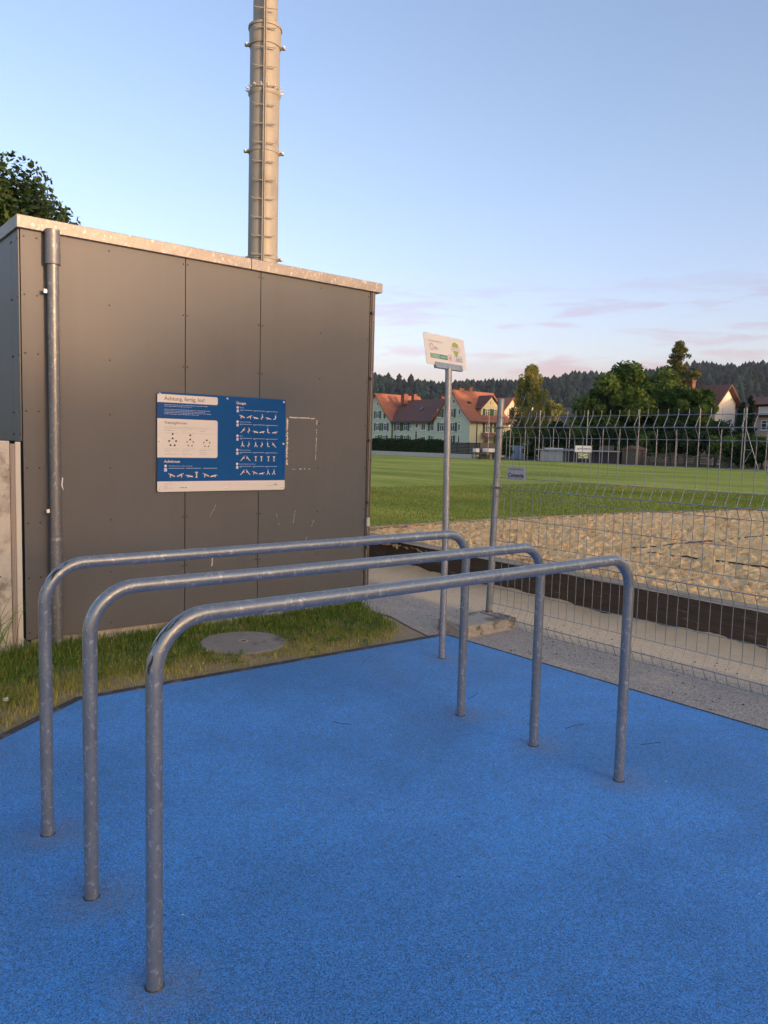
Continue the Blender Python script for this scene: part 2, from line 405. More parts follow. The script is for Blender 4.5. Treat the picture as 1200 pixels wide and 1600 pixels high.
# ------------------------------------------------------------------ setting: ground sheets
def sheet(name, poly, z, m, kind='structure', thick=0.0):
    mb = MB()
    if thick: mb.prism([(x, y, z) for x, y in poly], (0, 0, 0), (0, 0, -thick))
    else: mb.add([(x, y, z) for x, y in poly], [tuple(range(len(poly)))])
    return tag(mb.build(name, m), kind=kind)
sheet('ground', [(-2500, -2500), (3500, -2500), (3500, 3500), (-2500, 3500)], -.045, 'ground')
sheet('football_field', [(-10, 7.0), (26, 6.0), (40, -40), (77, -40), (76.9, 36), (75.2, 49), (73.5, 57), (71.5, 61), (68.2, 66.5), (68.2, 100), (-10, 110)], -.030, 'lawn')
sheet('asphalt_path', [(4.3, -6), (6.5, -6), (6.6, 9.4), (4.9, 11), (4.45, 6.1), (4.47, 5.4), (4.34, 4.95), (4.28, 4.7)], -.012, 'asphalt')
sheet('grass_verge', [(-5, .5), (1.5, .5), (4.33, 4.7), (4.40, 5.0), (4.50, 5.5), (4.50, 6.05), (4.5, 6.3), (-5, 6.3)], -.020, 'soil')
BLUE = [(4.395, 4.575), (4.43, 1.94), (4.47, -5), (-5, -5), (-5, -.15), (.86, 4.205), (1.43, 4.635)]
sheet('rubber_surface', BLUE, 0.0, 'blue_rubber', thick=.03)
mb = MB()
edge = [(-5, -.15), (.86, 4.205), (1.43, 4.635), (4.395, 4.575), (4.43, 1.94), (4.47, -5)]
def kerb(pts, wd, z0, z1):
    mb = MB(); P = [Vector((x, y, 0)) for x, y in pts]
    def nrm(a, b): d = (b - a).normalized(); return Vector((-d.y, d.x, 0))
    off = []
    for i, p in enumerate(P):
        a = nrm(P[max(i - 1, 0)], P[max(i, 1)]) if i else nrm(P[0], P[1]); b = nrm(P[i], P[i + 1]) if i < len(P) - 1 else a
        n = (a + b).normalized(); n = n / max(n.dot(a), .3); off.append(p + n * wd)
    for i in range(len(P) - 1):
        q = [P[i], P[i + 1], off[i + 1], off[i]]
        mb.prism([(v.x, v.y, z1) for v in q], (0, 0, 0), (0, 0, z0 - z1))
    return mb
tag(kerb(edge[:4], .045, -.06, .006).build('kerb_strip', 'kerb'), kind='structure')
tag(kerb(edge[3:], .014, -.06, .003).build('kerb_strip', 'kerb'), kind='structure')

# ------------------------------------------------------------------ sandpit: sand, timber edging, rope
PIT = [(6.42, -6), (6.42, 9.05), (10.4, 9.22), (14, 8.95), (17.8, 8.15), (24, 6.3), (24, -6)]
def sand_surface():
    xs = np.concatenate([np.arange(6.34, 12, .024), np.arange(12, 24.1, .055)]); ys = np.arange(.5, 9.3, .026)
    X, Y = np.meshgrid(xs, ys, indexing='ij')
    Z = np.full(X.shape, .262)
    from mathutils import noise
    # footprints: dips with pushed-up rims
    def stamp(n, rmin, rmax, dep):
        for _ in range(n):
            cx, cy = rng.uniform(6.3, 24), rng.uniform(-1, 9.3); a = rng.uniform(0, math.pi); r1 = rng.uniform(rmin, rmax); r2 = r1 * rng.uniform(.4, .75)
            i0, i1 = np.searchsorted(xs, [cx - 2.2 * r1, cx + 2.2 * r1]); j0, j1 = np.searchsorted(ys, [cy - 2.2 * r1, cy + 2.2 * r1])
            if i1 <= i0 or j1 <= j0: continue
            dx = X[i0:i1, j0:j1] - cx; dy = Y[i0:i1, j0:j1] - cy
            u = (dx * math.cos(a) + dy * math.sin(a)) / r1; v = (-dx * math.sin(a) + dy * math.cos(a)) / r2; q = u * u + v * v
            d = dep * rng.uniform(.5, 1.3)
            Z[i0:i1, j0:j1] += d * (-1.0 * np.exp(-q * 2.2) + .55 * np.exp(-(np.sqrt(q) - 1.15) ** 2 * 7))
    stamp(30000, .035, .075, .024); stamp(3000, .08, .13, .03); stamp(300, .2, .45, .02)
    Z += .012 * rng.standard_normal(Z.shape) * .25
    # keep sand inside the border
    yb = np.interp(xs, [6.3, 6.42, 10.4, 14, 17.8, 24], [9.02, 9.05, 9.22, 8.95, 8.15, 6.3])[:, None]
    Ymax = np.minimum(Y, yb)
    Z = np.where(xs[:, None] < 6.55, np.minimum(Z, .30), Z)
    V = np.stack([X, Ymax, Z], -1).reshape(-1, 3)
    nx, ny = X.shape; I = np.arange(nx * ny).reshape(nx, ny)
    idx = np.stack([I[:-1, :-1], I[1:, :-1], I[1:, 1:], I[:-1, 1:]], -1).reshape(-1)
    me = fast_mesh('sand', V, 4, idx, 'sand'); me.polygons.foreach_set('use_smooth', [True] * len(me.polygons))
    return tag(link('sand', me), kind='structure')
sand_surface()
mb = MB(); mb.prism([(x, y, .235) for x, y in PIT], (0, 0, 0), (0, 0, -.25)); tag(mb.build('sandpit_base', 'soil'), kind='structure')

def drift():
    # sand blown out of the pit, banked unevenly against the foot of the timber
    ys_ = np.arange(.5, 9.2, .03); ts = np.linspace(0, 1, 16); P = []
    wv = lambda y, a: np.sin(y * 3.1 + a) * .5 + np.sin(y * 7.7 + 2 * a) * .3 + np.sin(y * 19 + a) * .2
    for t in ts:
        x1 = 6.175 + (ys_ - 2.75) * .042; wd = .42 + .16 * wv(ys_, 1.3); hh = .055 + .026 * wv(ys_, 4.0)
        P.append(np.stack([x1 - wd * (1 - t), ys_, -.018 + hh * t ** 1.7 + rng.normal(0, .0018, len(ys_))], -1))
    P = np.array(P); nx, ny = P.shape[:2]; I = np.arange(nx * ny).reshape(nx, ny)
    me = fast_mesh('sand_drift', P.reshape(-1, 3), 4, np.stack([I[:-1, :-1], I[1:, :-1], I[1:, 1:], I[:-1, 1:]], -1).reshape(-1), 'sand_pale'); me.polygons.foreach_set('use_smooth', [True] * len(me.polygons))
    tag(link('sand_drift', me), kind='structure')
drift()
edging = empty('sandpit_edging', (6.3, 3, 0), 'long low wall of dark weathered timber beams holding the sand', 'edging')
def beam(p0, p1, wd, z0, z1):
    p0 = Vector(p0); p1 = Vector(p1); d = (p1 - p0); L = d.length; d.normalize(); n = Vector((-d.y, d.x, 0)); N = 14
    mb = MB(); vs = []
    for i in range(N + 1):
        c = p0 + d * (.004 + (L - .008) * i / N)
        j = [random.uniform(-.004, .004) for _ in range(6)]; dr = random.uniform(-.02, .02)
        vs += [c + Vector((0, 0, z0)), c + n * (j[0]) + Vector((0, 0, z1 * .5)), c + n * (j[1]) + Vector((0, 0, z1 - .018 + j[2])),
               c + n * (.016 + j[3]) + Vector((0, 0, z1 + j[4] * .6)), c + n * (wd - .02) + Vector((0, 0, z1 + j[5])), c + n * wd + Vector((0, 0, z0))]
    K = 6; mb.add(vs, [])
    for i in range(N):
        for k in range(K - 1):
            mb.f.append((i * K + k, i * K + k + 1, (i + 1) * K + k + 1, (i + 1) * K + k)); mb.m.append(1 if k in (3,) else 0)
    mb.f.append(tuple(range(K))); mb.m.append(0); mb.f.append(tuple(N * K + k for k in range(K - 1, -1, -1))); mb.m.append(0)
    return mb
ys = [9.1, 7.75, 5.12, 2.5, -.12, -2.7, -5.3]
def fx(y): return 6.17 + (y - 2.75) * .042
for i in range(6):
    z1 = .318 + random.uniform(-.006, .006)
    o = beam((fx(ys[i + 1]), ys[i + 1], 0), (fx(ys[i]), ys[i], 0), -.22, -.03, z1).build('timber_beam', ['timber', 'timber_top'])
    for p in o.data.polygons: pass
    o.parent = edging; o.location = -Vector(edging.location)
back = [(6.4, 9.22), (10.4, 9.27), (14, 9.0), (17.8, 8.2), (24, 6.35)]
for i in range(4):
    o = beam((*back[i], 0), (*back[i + 1], 0), .10, -.03, .31).build('timber_beam', ['timber_top', 'timber_top']); o.parent = edging; o.location = -Vector(edging.location)
# lines of the beach court lying on the sand
def rope(pts, label):
    P = []
    for i in range(len(pts) - 1):
        a, b = Vector(pts[i]), Vector(pts[i + 1]); n = max(2, int((b - a).length / .12))
        for k in range(n): q = a.lerp(b, k / n); P.append(q + Vector((random.uniform(-.01, .01), random.uniform(-.01, .01), random.uniform(-.012, .012))))
    P.append(Vector(pts[-1]))
    return tag(MB().tube(P, .011, 6).build('court_line', 'rope', smooth=True), label, 'court line', 'black boundary lines on the sand')
rope([(8.75, 5.72, .30), (9.6, 5.72, .30), (10.9, 5.65, .295), (12.4, 5.60, .29), (16, 5.45, .29)], 'black court line running away along the sand')
rope([(8.62, 5.45, .295), (8.72, 5.05, .30), (8.76, 4.55, .295), (8.78, 3.9, .30), (8.8, 2.0, .29), (8.8, -1, .29)], 'black court line crossing the sand nearer the fence')

# ------------------------------------------------------------------ grass of the verge
def blades(n, region, hfun, wfun, tintfun, name, label, matname='grass_blade', lean=.5):
    x, y = region(n); n = len(x)
    h = hfun(x, y); wd = wfun(n); a = rng.uniform(0, 2 * np.pi, n); b = rng.uniform(0, 2 * np.pi, n); le = h * rng.uniform(.1, 1, n) * lean
    z0 = np.full(n, -.02)
    ca, sa = np.cos(a) * wd, np.sin(a) * wd; cb, sb = np.cos(b) * le, np.sin(b) * le
    P = np.stack([np.stack([x - ca, y - sa, z0], -1), np.stack([x + ca, y + sa, z0], -1),
                  np.stack([x + ca * .7 + cb * .35, y + sa * .7 + sb * .35, z0 + h * .6], -1), np.stack([x - ca * .7 + cb * .35, y - sa * .7 + sb * .35, z0 + h * .6], -1),
                  np.stack([x + cb, y + sb, z0 + h * (1 - .35 * rng.uniform(0, 1, n))], -1)], 1).reshape(-1, 3)
    base = np.arange(n)[:, None] * 5
    idx = np.concatenate([base + [0, 1, 2], base + [0, 2, 3], base + [3, 2, 4]], 1).reshape(-1)
    tint = np.repeat(tintfun(x, y, n), 3, 0)
    o = link(name, fast_mesh(name, P, 3, idx, matname, tint)); return tag(o, label, 'grass', kind='stuff')
# distance of a point from the kerb / wall
def kerb_y(x): return np.where(x < 1.43, np.interp(x, [-5, .86, 1.43], [-.15, 4.205, 4.635]), 4.635 - (x - 1.43) * .02)
MANH = (2.885, 5.30)
def verge(n):
    x = rng.uniform(-.6, 4.55, n); y = rng.uniform(3.0, 5.985, n); d = y - kerb_y(x)
    xr = np.interp(y, [4.6, 5.0, 5.5, 6.0], [3.75, 4.22, 4.40, 4.47]) + rng.normal(0, .05, n)
    patch = np.sin(x * 5.1 + 1.3 * np.sin(y * 4)) * np.sin(y * 6.3 + x * 2) + .6 * np.sin(x * 13 + y * 9)
    dens = np.clip(d * 2.4, .30, 1) * np.clip(.75 + .35 * patch, .15, 1)
    keep = (d > .03) & (x < xr) & (rng.uniform(0, 1, n) < dens) & (np.hypot(x - MANH[0], y - MANH[1]) > .345 + rng.uniform(-.03, .03, n))
    keep &= ~((x < 1.45) & (y > 5.93)); return x[keep], y[keep]
def vh(x, y):
    d = y - kerb_y(x); tall = np.exp(-((5.98 - y) / .22) ** 2); left = np.exp(-((x - 1.1) / .7) ** 2) * np.clip(d, 0, 1)
    return rng.uniform(.012, .038, len(x)) * (1 + np.clip(d, 0, 1.0) * .9) + .05 * tall * rng.uniform(0, 1, len(x)) + .06 * left * rng.uniform(0, 1, len(x))
def vt(x, y, n):
    d = y - kerb_y(x); patch = .5 + .5 * np.sin(x * 4.3 + 2 * np.sin(y * 3.1)) * np.sin(y * 5.7 + x)
    dry = np.clip(1.25 - d * 1.9 + .35 * patch, .10, 1) + rng.normal(0, .12, n)
    dry = np.maximum(dry, (rng.uniform(0, 1, n) < .12) * .9)[:, None].clip(0, 1)
    g = np.array([.52, .88, .55]) * rng.uniform(.55, 1.25, (n, 1)); s = np.array([2.5, 1.9, 2.6]) * rng.uniform(.6, 1.1, (n, 1))
    return g * (1 - dry) + s * dry
blades(150000, verge, vh, lambda n: rng.uniform(.0016, .0036, n), vt, 'verge_grass', 'short partly dried grass between shed wall and kerb')
def tuft(cx, cy, n, r, h0, h1):
    return lambda _n: (cx + rng.normal(0, r, n), cy + rng.normal(0, r, n)), lambda x, y: rng.uniform(h0, h1, len(x))
for (cx, cy, n, r, h0, h1, lb) in [(4.40, 5.86, 160, .05, .05, .15, 'small green weed tuft at the right foot of the shed'), (1.08, 5.80, 260, .10, .25, .62, 'tall overhanging grass tuft at the left photo edge by the concrete wall')]:
    rg, hf = tuft(cx, cy, n, r, h0, h1)
    o = blades(n, rg, hf, lambda n: rng.uniform(.002, .004, n), lambda x, y, n: np.array([.55, .95, .5]) * rng.uniform(.5, 1.3, (n, 1)), 'grass_tuft', lb, lean=1.0); del o['kind']
wc = [(x, y, .0) for x, y in zip(rng.uniform(.2, 4.2, 160), rng.uniform(4.4, 5.9, 160)) if y - float(kerb_y(np.array(x))) > .12 and math.hypot(x - MANH[0], y - MANH[1]) > .38 and y > 4.6 + (x - 3.6) * 1.0]
def weeds():
    C = np.array(wc); C[:, 2] = .008; n = 3600; k = rng.integers(0, len(C), n); a = rng.uniform(0, 6.28, n); q = rng.uniform(.004, .05, n); P = C[k] + np.stack([np.cos(a) * q, np.sin(a) * q, rng.uniform(0, .022, n)], -1)
    t = np.stack([np.cos(a), np.sin(a), rng.uniform(-.1, .6, n)], -1) * rng.uniform(.006, .013, (n, 1)); b = np.stack([-np.sin(a), np.cos(a), rng.uniform(-.3, .3, n)], -1) * rng.uniform(.004, .008, (n, 1))
    V = np.stack([P - t, P - b, P + t, P + b], 1).reshape(-1, 3)
    tag(link('weeds', fast_mesh('weeds', V, 4, np.arange(n * 4), 'grass_blade', np.array([.5, .9, .6]) * rng.uniform(.5, 1.2, (n, 1)))), 'small clover and weed rosettes in the grass verge', 'weeds', kind='stuff')
weeds()
# mown lawn blades nearest to the sandpit
def lawnreg(n):
    x = rng.uniform(4.5, 30, n); y = 8.2 + rng.uniform(0, 1, n) ** 1.4 * 14
    yb = np.interp(x, [4.4, 6.4, 10.4, 14, 17.8, 24, 30], [9.2, 9.3, 9.35, 9.1, 8.3, 6.5, 6.0]); k = y > yb; return x[k], y[k]
blades(150000, lawnreg, lambda x, y: rng.uniform(.02, .055, len(x)), lambda n: rng.uniform(.003, .006, n),
       lambda x, y, n: (np.array([.92, .92, .52]) + np.clip(np.sin(x * .5) * np.sin(y * .8), -.2, .6)[:, None] * [.5, .25, .3]) * rng.uniform(.6, 1.3, (n, 1)), 'lawn_grass', 'mown grass of the football field behind the sandpit')

# ------------------------------------------------------------------ the clad shed
YW = 6.02; X0, X1 = 1.464, 4.674; YB = 9.6
shed = empty('clad_shed', (1.464, 6.02, 0), 'brown grey panel clad shed with metal roof edge and blue board', 'shed')
def S(mb, name, m, **k): o = mb.build(name, m, **k); o.parent = shed; o.location = (-1.464, -6.02, 0); return o
S(MB().box(((X0 + X1) / 2, (YW + YB) / 2 + .02, 1.53), (X1 - X0 - .06, YB - YW - .04, 2.99)), 'inner_wall', 'dark_gap')
S(MB().box(((X0 + X1) / 2 + .01, (YW + YB) / 2 + .02, -.02), (X1 - X0 - .075, YB - YW - .035, .17)), 'plinth', 'concrete', bevel=.004)
joints = [(1.470, 2.716), (2.722, 3.411), (3.417, 4.610)]
for a, b in joints:
    S(MB().box(((a + b) / 2, YW + .004, (.055 + 3.045) / 2), (b - a, .008, 2.99)), 'cladding_panel', 'cladding', bevel=.0012)
S(MB().box((4.645, YW + .002, 1.55), (.058, .010, 2.99)), 'corner_trim', 'corner_metal', bevel=.002)
S(MB().box((4.676, YW + .03, 1.55), (.004, .05, 2.99)), 'corner_trim', 'corner_metal')
for k, (a, b) in enumerate([(6.034, 6.222), (6.226, 6.95), (6.954, 8.2), (8.204, 9.6)]):
    S(MB().box((X0 - .002, (a + b) / 2, (1.53 + 3.045) / 2), (.010, b - a, 1.515)), 'cladding_panel', 'cladding', bevel=.001)
S(MB().box((X1 + .012, (YW + .06 + YB) / 2, 1.55), (.01, YB - YW - .06, 2.99)), 'cladding_panel', 'cladding')
cop = MB()
for a, b in [(1.44, 3.30), (3.304, 4.735)]: cop.box(((a + b) / 2, 6.035, 3.079), (b - a, .10, .090))
S(cop, 'roof_edge', 'zinc_sheet', bevel=.004)
S(MB().box((1.47, 7.86, 3.079), (.06, 3.54, .090)), 'roof_edge', 'zinc_sheet', bevel=.004)
S(MB().box((4.705, 7.86, 3.079), (.06, 3.54, .090)), 'roof_edge', 'zinc_sheet', bevel=.004)
S(MB().box((3.09, 7.84, 3.05), (3.16, 3.48, .05)), 'flat_roof', 'roof_dark')
sm = MB().lathe((0, 0, 0), [(.0065, 0), (.0065, .0025), (.004, .0045)], 8).mesh('screw', 'screw')
rows = [2.985, 2.58, 2.165, 1.75, 1.335, .93, .52, .11]
cols = [1.493, 1.579, 2.10, 2.70, 2.738, 3.396, 3.434, 4.045, 4.592]
for x in cols:
    for z in rows:
        if (2.47 < x < 3.68 and 1.14 < z < 1.96): continue
        o = link('screw', sm, shed, (x - 1.464, -.0002, z)); o.rotation_euler[0] = R(90)
for y in (6.05, 6.207, 6.24):
    for z in (2.97, 2.56, 2.15, 1.74, 1.58):
        o = link('screw', sm, shed, (-.0068, y - 6.02, z)); o.rotation_euler[1] = R(-90)
for z in [2.75, 2.3, 1.86, 1.42, 1.0, .55]: o = link('screw', sm, shed, (4.66 - 1.464, -.003, z)); o.rotation_euler[0] = R(90)
# down pipe with rain water collar, brackets
px, py = 1.672, YW - .062
pipe = tag(empty('downpipe', (px, py, 0)), 'galvanised rain downpipe at the left end of the shed wall', 'downpipe')
MB().tube([(0, 0, -.03), (0, 0, .80)], .0425, 24).build('pipe_section', 'pipe_zinc', pipe, smooth=True)
MB().tube([(0, 0, .79), (0, 0, 3.03)], .040, 24).build('pipe_section', 'pipe_zinc', pipe, smooth=True)
MB().lathe((0, 0, 0), [(.044, .79), (.044, .82), (.041, .825)], 24).build('pipe_socket', 'pipe_zinc', pipe, smooth=True)
MB().lathe((0, 0, 0), [(.054, 2.805), (.053, 2.81), (.050, 3.05)], 24).build('collar', 'pipe_zinc', pipe, smooth=True)
for z in (2.61, 1.02):
    br = MB().lathe((0, 0, 0), [(.0425, z - .012), (.0425, z + .012)], 24).build('bracket', 'pipe_zinc', pipe, smooth=True)
    MB().box((-.055, 0, z), (.022, .022, .028)).box((-.047, .035, z), (.008, .05, .012)).build('clamp_bolt', 'bolt_bright', br, bevel=.002)
tag(MB().prism([(1.714, 5.934, 1.27), (1.722, 5.934, 1.265), (1.716, 5.934, 1.215), (1.724, 5.934, 1.17), (1.706, 5.934, 1.21)], (0, 0, 0), (0, .001, 0)).build('torn_sticker', 'paper'), 'small torn white sticker scrap on the right side of the downpipe', 'sticker')
# thin cable with clips at the right end
cab = tag(empty('wall_cable', (4.632, 6.0, 0)), 'thin vertical cable with clips near the right shed corner', 'cable')
MB().tube([(.004, 0, 3.03), (.004, 0, 1.9), (-.004, 0, .86)], .0042, 6).build('cable_run', 'cable', cab)
MB().tube([(-.008, -.004, .75), (.0, -.012, .68), (-.006, 0, .60), (-.004, 0, .3), (-.002, 0, .02)], .0042, 6).build('cable_run', 'cable', cab)
for z in (2.835, 2.211, 1.608, .998, .55, .16): MB().box((0, -.004, z), (.03, .02, .026)).build('clip', 'corner_metal', cab, bevel=.002)
MB().box((-.004, -.008, .805), (.035, .025, .085)).build('junction_box', 'plate_grey', cab, bevel=.003)
# tape remains, scratches
def chalkline(mb, a, b, wd, gaps=.25):
    ax, az = a; bx, bz = b; L = math.hypot(bx - ax, bz - az); n = max(3, int(L / .006)); dx, dz = (bx - ax) / L, (bz - az) / L
    for i in range(n):
        if random.random() < gaps: continue
        t = (i + random.uniform(-.2, .2)) / n * L; h = random.uniform(.3, 1) * wd / 2; o = random.uniform(-.25, .25) * wd; l = random.uniform(.003, .006)
        c = (ax + dx * t - dz * o, az + dz * t + dx * o)
        q = [(c[0] - dx * l - dz * h, c[1] - dz * l + dx * h), (c[0] + dx * l - dz * h * .8, c[1] + dz * l + dx * h * .8), (c[0] + dx * l + dz * h, c[1] + dz * l - dx * h), (c[0] - dx * l + dz * h * .7, c[1] - dz * l - dx * h * .7)]
        yy = YW - .0012 - random.uniform(0, .0006)
        mb.add([(x, yy, z) for x, z in q], [(3, 2, 1, 0)])
mb = MB(); chalkline(mb, (3.727, 1.795), (3.995, 1.795), .013, .1); chalkline(mb, (3.70, 1.79), (3.702, 1.36), .019, .12)
chalkline(mb, (4.022, 1.78), (4.018, 1.60), .009, .5); chalkline(mb, (4.018, 1.60), (4.014, 1.40), .006, .25); chalkline(mb, (3.75, 1.325), (3.97, 1.33), .01, .72)
tag(mb.build('tape_outline', 'chalk'), 'peeled white tape remains outlining an upright rectangle right of the board', 'tape marks')
mb = MB(); chalkline(mb, (2.972, .59), (2.966, .49), .012, .02); 
tag(mb.build('white_mark', 'chalk'), 'short white vertical scratch low on the wall, seen between the upper rails', 'wall mark')
mb = MB()
for (a, b) in [((3.60, .92), (3.63, .82)), ((3.98, .78), (4.01, .86)), ((3.78, .83), (3.80, .95)), ((2.95, .93), (3.0, 1.02)), ((2.4, .35), (2.43, .42)), ((3.9, .55), (3.93, .70))]: chalkline(mb, a, b, .0035, .35)
tag(mb.build('scratches', 'chalk'), 'faint pale scratches on the lower shed wall', 'scratches')

# ------------------------------------------------------------------ information board
BX0, BX1, BZ0, BZ1 = 2.471, 3.671, 1.141, 1.949; BY = 6.004
def rrect(u0, v0, u1, v1, r, corners=(1, 1, 1, 1)):
    """rounded rectangle in board units (metres from the top left corner); corners tl tr br bl"""
    P = []
    for (cx, cy, a0, on) in ((u0 + r, v0 + r, 180, corners[0]), (u1 - r, v0 + r, 270, corners[1]), (u1 - r, v1 - r, 0, corners[2]), (u0 + r, v1 - r, 90, corners[3])):
        if on:
            for k in range(6): a = R(a0 + 90 * k / 5); P.append((cx + r * math.cos(a), cy + r * math.sin(a)))
        else: P.append((cx + (r if a0 in (270, 0) else -r), cy + (r if a0 in (0, 90) else -r)))
    return P
board = tag(empty('info_board', (BX0, BY, BZ0)), 'blue and white exercise instruction board screwed to the shed wall', 'information board')
H = BZ1 - BZ0; W = BX1 - BX0
def bp(u, v, d=0.0): return (u, -d, H - v)
def bpoly(mb, P, d): mb.add([bp(u, v, d) for u, v in P], [tuple(range(len(P)))])
mb = MB(); P = rrect(0, 0, W, H, .02); mb.prism([bp(u, v, .004) for u, v in P], (0, 0, 0), (0, .004, 0)); mb.build('panel', 'print_blue', board)
def piece(name, m, polys, d=.0046, parent=board):
    mb = MB()
    for P in polys: bpoly(mb, P, d)
    return mb.build(name, m, parent)
piece('title_field', 'print_white', [rrect(.001, .017, .531, .082, .014, (0, 1, 1, 0))])
piece('training_field', 'print_white', [rrect(.001, .212, .531, .527, .018, (0, 1, 1, 0))])
piece('footer_field', 'print_white', [rrect(.0005, .722, W - .0005, H - .0005, .018, (0, 0, 1, 1))])
def line(u0, u1, v, h=.003): return [(u0, v), (u1, v), (u1, v + h), (u0, v + h)]
def words(u0, u1, v, h=.0045, seed=0):
    rr = random.Random(int(u0 * 999 + v * 7777 + seed)); u = u0; out = []
    while u < u1:
        l = rr.uniform(.006, .022); out.append(line(u, min(u + l, u1), v + rr.uniform(-.0006, .0006), h * rr.uniform(.6, 1))); u += l + .004
    return out
def lettering(txt, u, v, size, m, d=.0052, bold=0.0, maxw=None):
    vs, fs = text_mesh(txt, size, m, bold); wmax = max(p[0] for p in vs); k = (maxw / wmax) if maxw else 1
    mb = MB(); mb.add([bp(u + x * k, v - y, d) for x, y, z in vs], fs); return mb.build('lettering', m, board)
lettering('Achtung, fertig, los!', .058, .064, .044, 'print_brown', maxw=.352, bold=.0007)
lettering('Trainingsformen', .058, .254, .030, 'print_brown', maxw=.195, bold=.0005)
lettering('Aufw\u00e4rmen', .058, .569, .030, 'print_white', bold=.0004, maxw=.135)
lettering('\u00dcbungen', .705, .064, .030, 'print_white', bold=.0004, maxw=.092)
for i, s in enumerate(['Rumpf', 'Rumpf und R\u00fccken', 'Beine', 'R\u00fccken und Arme', 'Brust, Schultern und Arme']):
    lettering(s, .738, .096 + .1215 * i, .0145, 'print_pale')
lettering('Mit Partner/in oder zu zweit', .098, .600, .0125, 'print_pale', maxw=.205)
lettering('vn', 1.083, .768, .034, 'print_dark', maxw=.034)
pale, grey, dark, tan, white = [], [], [], [], []
for k in range(7):
    if k == 2: continue
    pale += words(.06, [.44, .30, 0, .46, .42, .47, .36][k], .098 + k * .0125, .0040)
for k in range(2): grey += words(.06, .47 - k * .03, .278 + k * .011, .0028)
for j, u0 in enumerate((.06, .215, .365)):
    grey += words(u0, u0 + (.09, .03, .055)[j], .305, .004); grey += words(u0, u0 + .125, .325, .0025, 2)
    grey += words(u0, u0 + .125, .453, .0025, 3); grey += words(u0, u0 + (.12, .07, .07)[j], .465, .003, 4); grey += words(u0, u0 + .05, .480, .003, 5); grey += words(u0, u0 + (.11, .09, .065)[j], .498, .003, 6)
def disc(u, v, r, n=12): return [(u + r * math.cos(2 * math.pi * k / n), v + r * math.sin(2 * math.pi * k / n)) for k in range(n)]
for j, (u, v, r, s) in enumerate(((.130, .402, .031, .0085), (.283, .405, .028, .006), (.432, .408, .028, .006))):
    for k in range(24):
        a = 2 * math.pi * k / 24; a2 = 2 * math.pi * (k + .8) / 24
        grey.append([(u + r * math.cos(a), v + r * math.sin(a)), (u + r * math.cos(a2), v + r * math.sin(a2)), (u + (r - .0016) * math.cos(a2), v + (r - .0016) * math.sin(a2)), (u + (r - .0016) * math.cos(a), v + (r - .0016) * math.sin(a))])
    for k in range(5): a = R(-90 + 72 * k); dark.append(disc(u + r * math.cos(a), v + r * math.sin(a), s if j == 0 or k else .008))
    if j < 2: dark.append(disc(u, v - r - .035, .0085))
# little gymnasts: poses as polylines (head, then limbs), in units of about 4 cm
POSE = {'pushup': [((0, .35), (.9, .75)), ((.1, .4), (.1, .95))], 'plank': [((0, .6), (1, .8)), ((.15, .62), (.15, .95))], 'squat': [((.4, .15), (.3, .55)), ((.3, .55), (.7, .65)), ((.7, .65), (.5, 1))],
        'stand': [((.5, .2), (.5, .6)), ((.5, .6), (.38, 1)), ((.5, .6), (.62, 1)), ((.5, .25), (.25, 0)), ((.5, .25), (.75, 0))], 'lunge': [((.45, .15), (.45, .55)), ((.45, .55), (.15, .95)), ((.45, .55), (.8, .7)), ((.8, .7), (.8, .98))],
        'sit': [((.25, .1), (.3, .75)), ((.3, .75), (.8, .8))], 'dip': [((.8, .15), (.45, .6)), ((.45, .6), (.05, .95)), ((.75, .2), (.95, .5))]}
def gym(pose, u, v, s, flip=False):
    for i, (a, b) in enumerate(POSE[pose]):
        A = [(1 - p[0] if flip else p[0], p[1]) for p in (a, b)]; (ax, ay), (bx, by) = A
        L = math.hypot(bx - ax, by - ay); nx, ny = -(by - ay) / L, (bx - ax) / L; w0, w1 = (.13, .09) if i == 0 else (.075, .05)
        q = [(u + s * (ax + nx * w0), v + s * (ay + ny * w0)), (u + s * (bx + nx * w1), v + s * (by + ny * w1)), (u + s * (bx - nx * w1), v + s * (by - ny * w1)), (u + s * (ax - nx * w0), v + s * (ay - ny * w0))]
        (tan if i == 0 and pose in ('stand', 'pushup') else white).append(q)
    (ax, ay), (bx, by) = POSE[pose][0]; L = math.hypot(bx - ax, by - ay); hx, hy = ax - (bx - ax) / L * .18, ay - (by - ay) / L * .18
    tan.append(disc(u + s * (1 - hx if flip else hx), v + s * hy, s * .095, 8))
names = list(POSE)
SETS = [['pushup', 'pushup', 'plank', 'squat', 'plank', 'sit'], ['dip', 'squat', 'plank', 'plank', 'sit', 'plank'], ['lunge', 'squat', 'lunge', 'squat', 'sit', 'dip'], ['dip', 'dip', 'stand', 'stand', 'stand', 'stand'], ['dip', 'dip', 'pushup', 'plank', 'lunge', 'lunge']]
for i in range(5):
    v = .096 + .1215 * i
    white.append(disc(.718, v - .005, .011)); pale.append(rrect(.708, v + .012, .730, v + .037, .004))
    for j, u in enumerate((.742, .872, 1.0)):
        pale.append(line(u, u + .118, v + .014 + .0006 * j, .0030)); pale += words(u, u + .024, v + .021, .003)
        gym(SETS[i][2 * j], u + .005, v + .048, .044, False); gym(SETS[i][2 * j + 1], u + .062, v + .048, .044, True)
white.append(disc(.070, .596, .011)); pale.append(rrect(.058, .612, .083, .642, .005))
for j, u in enumerate((.096, .248, .400)):
    pale.append(line(u, u + (.138, .133, .128)[j], .613, .0032)); gym(('pushup', 'plank', 'pushup')[j], u + .01, .645, .050); gym(('pushup', 'stand', 'plank')[j], u + .068, .645, .050, True)
grey += words(.06, .13, .742, .003); grey += words(.10, .14, .777, .003); grey += words(1.0, 1.075, .768, .003); grey += words(.195, .255, .770, .010)
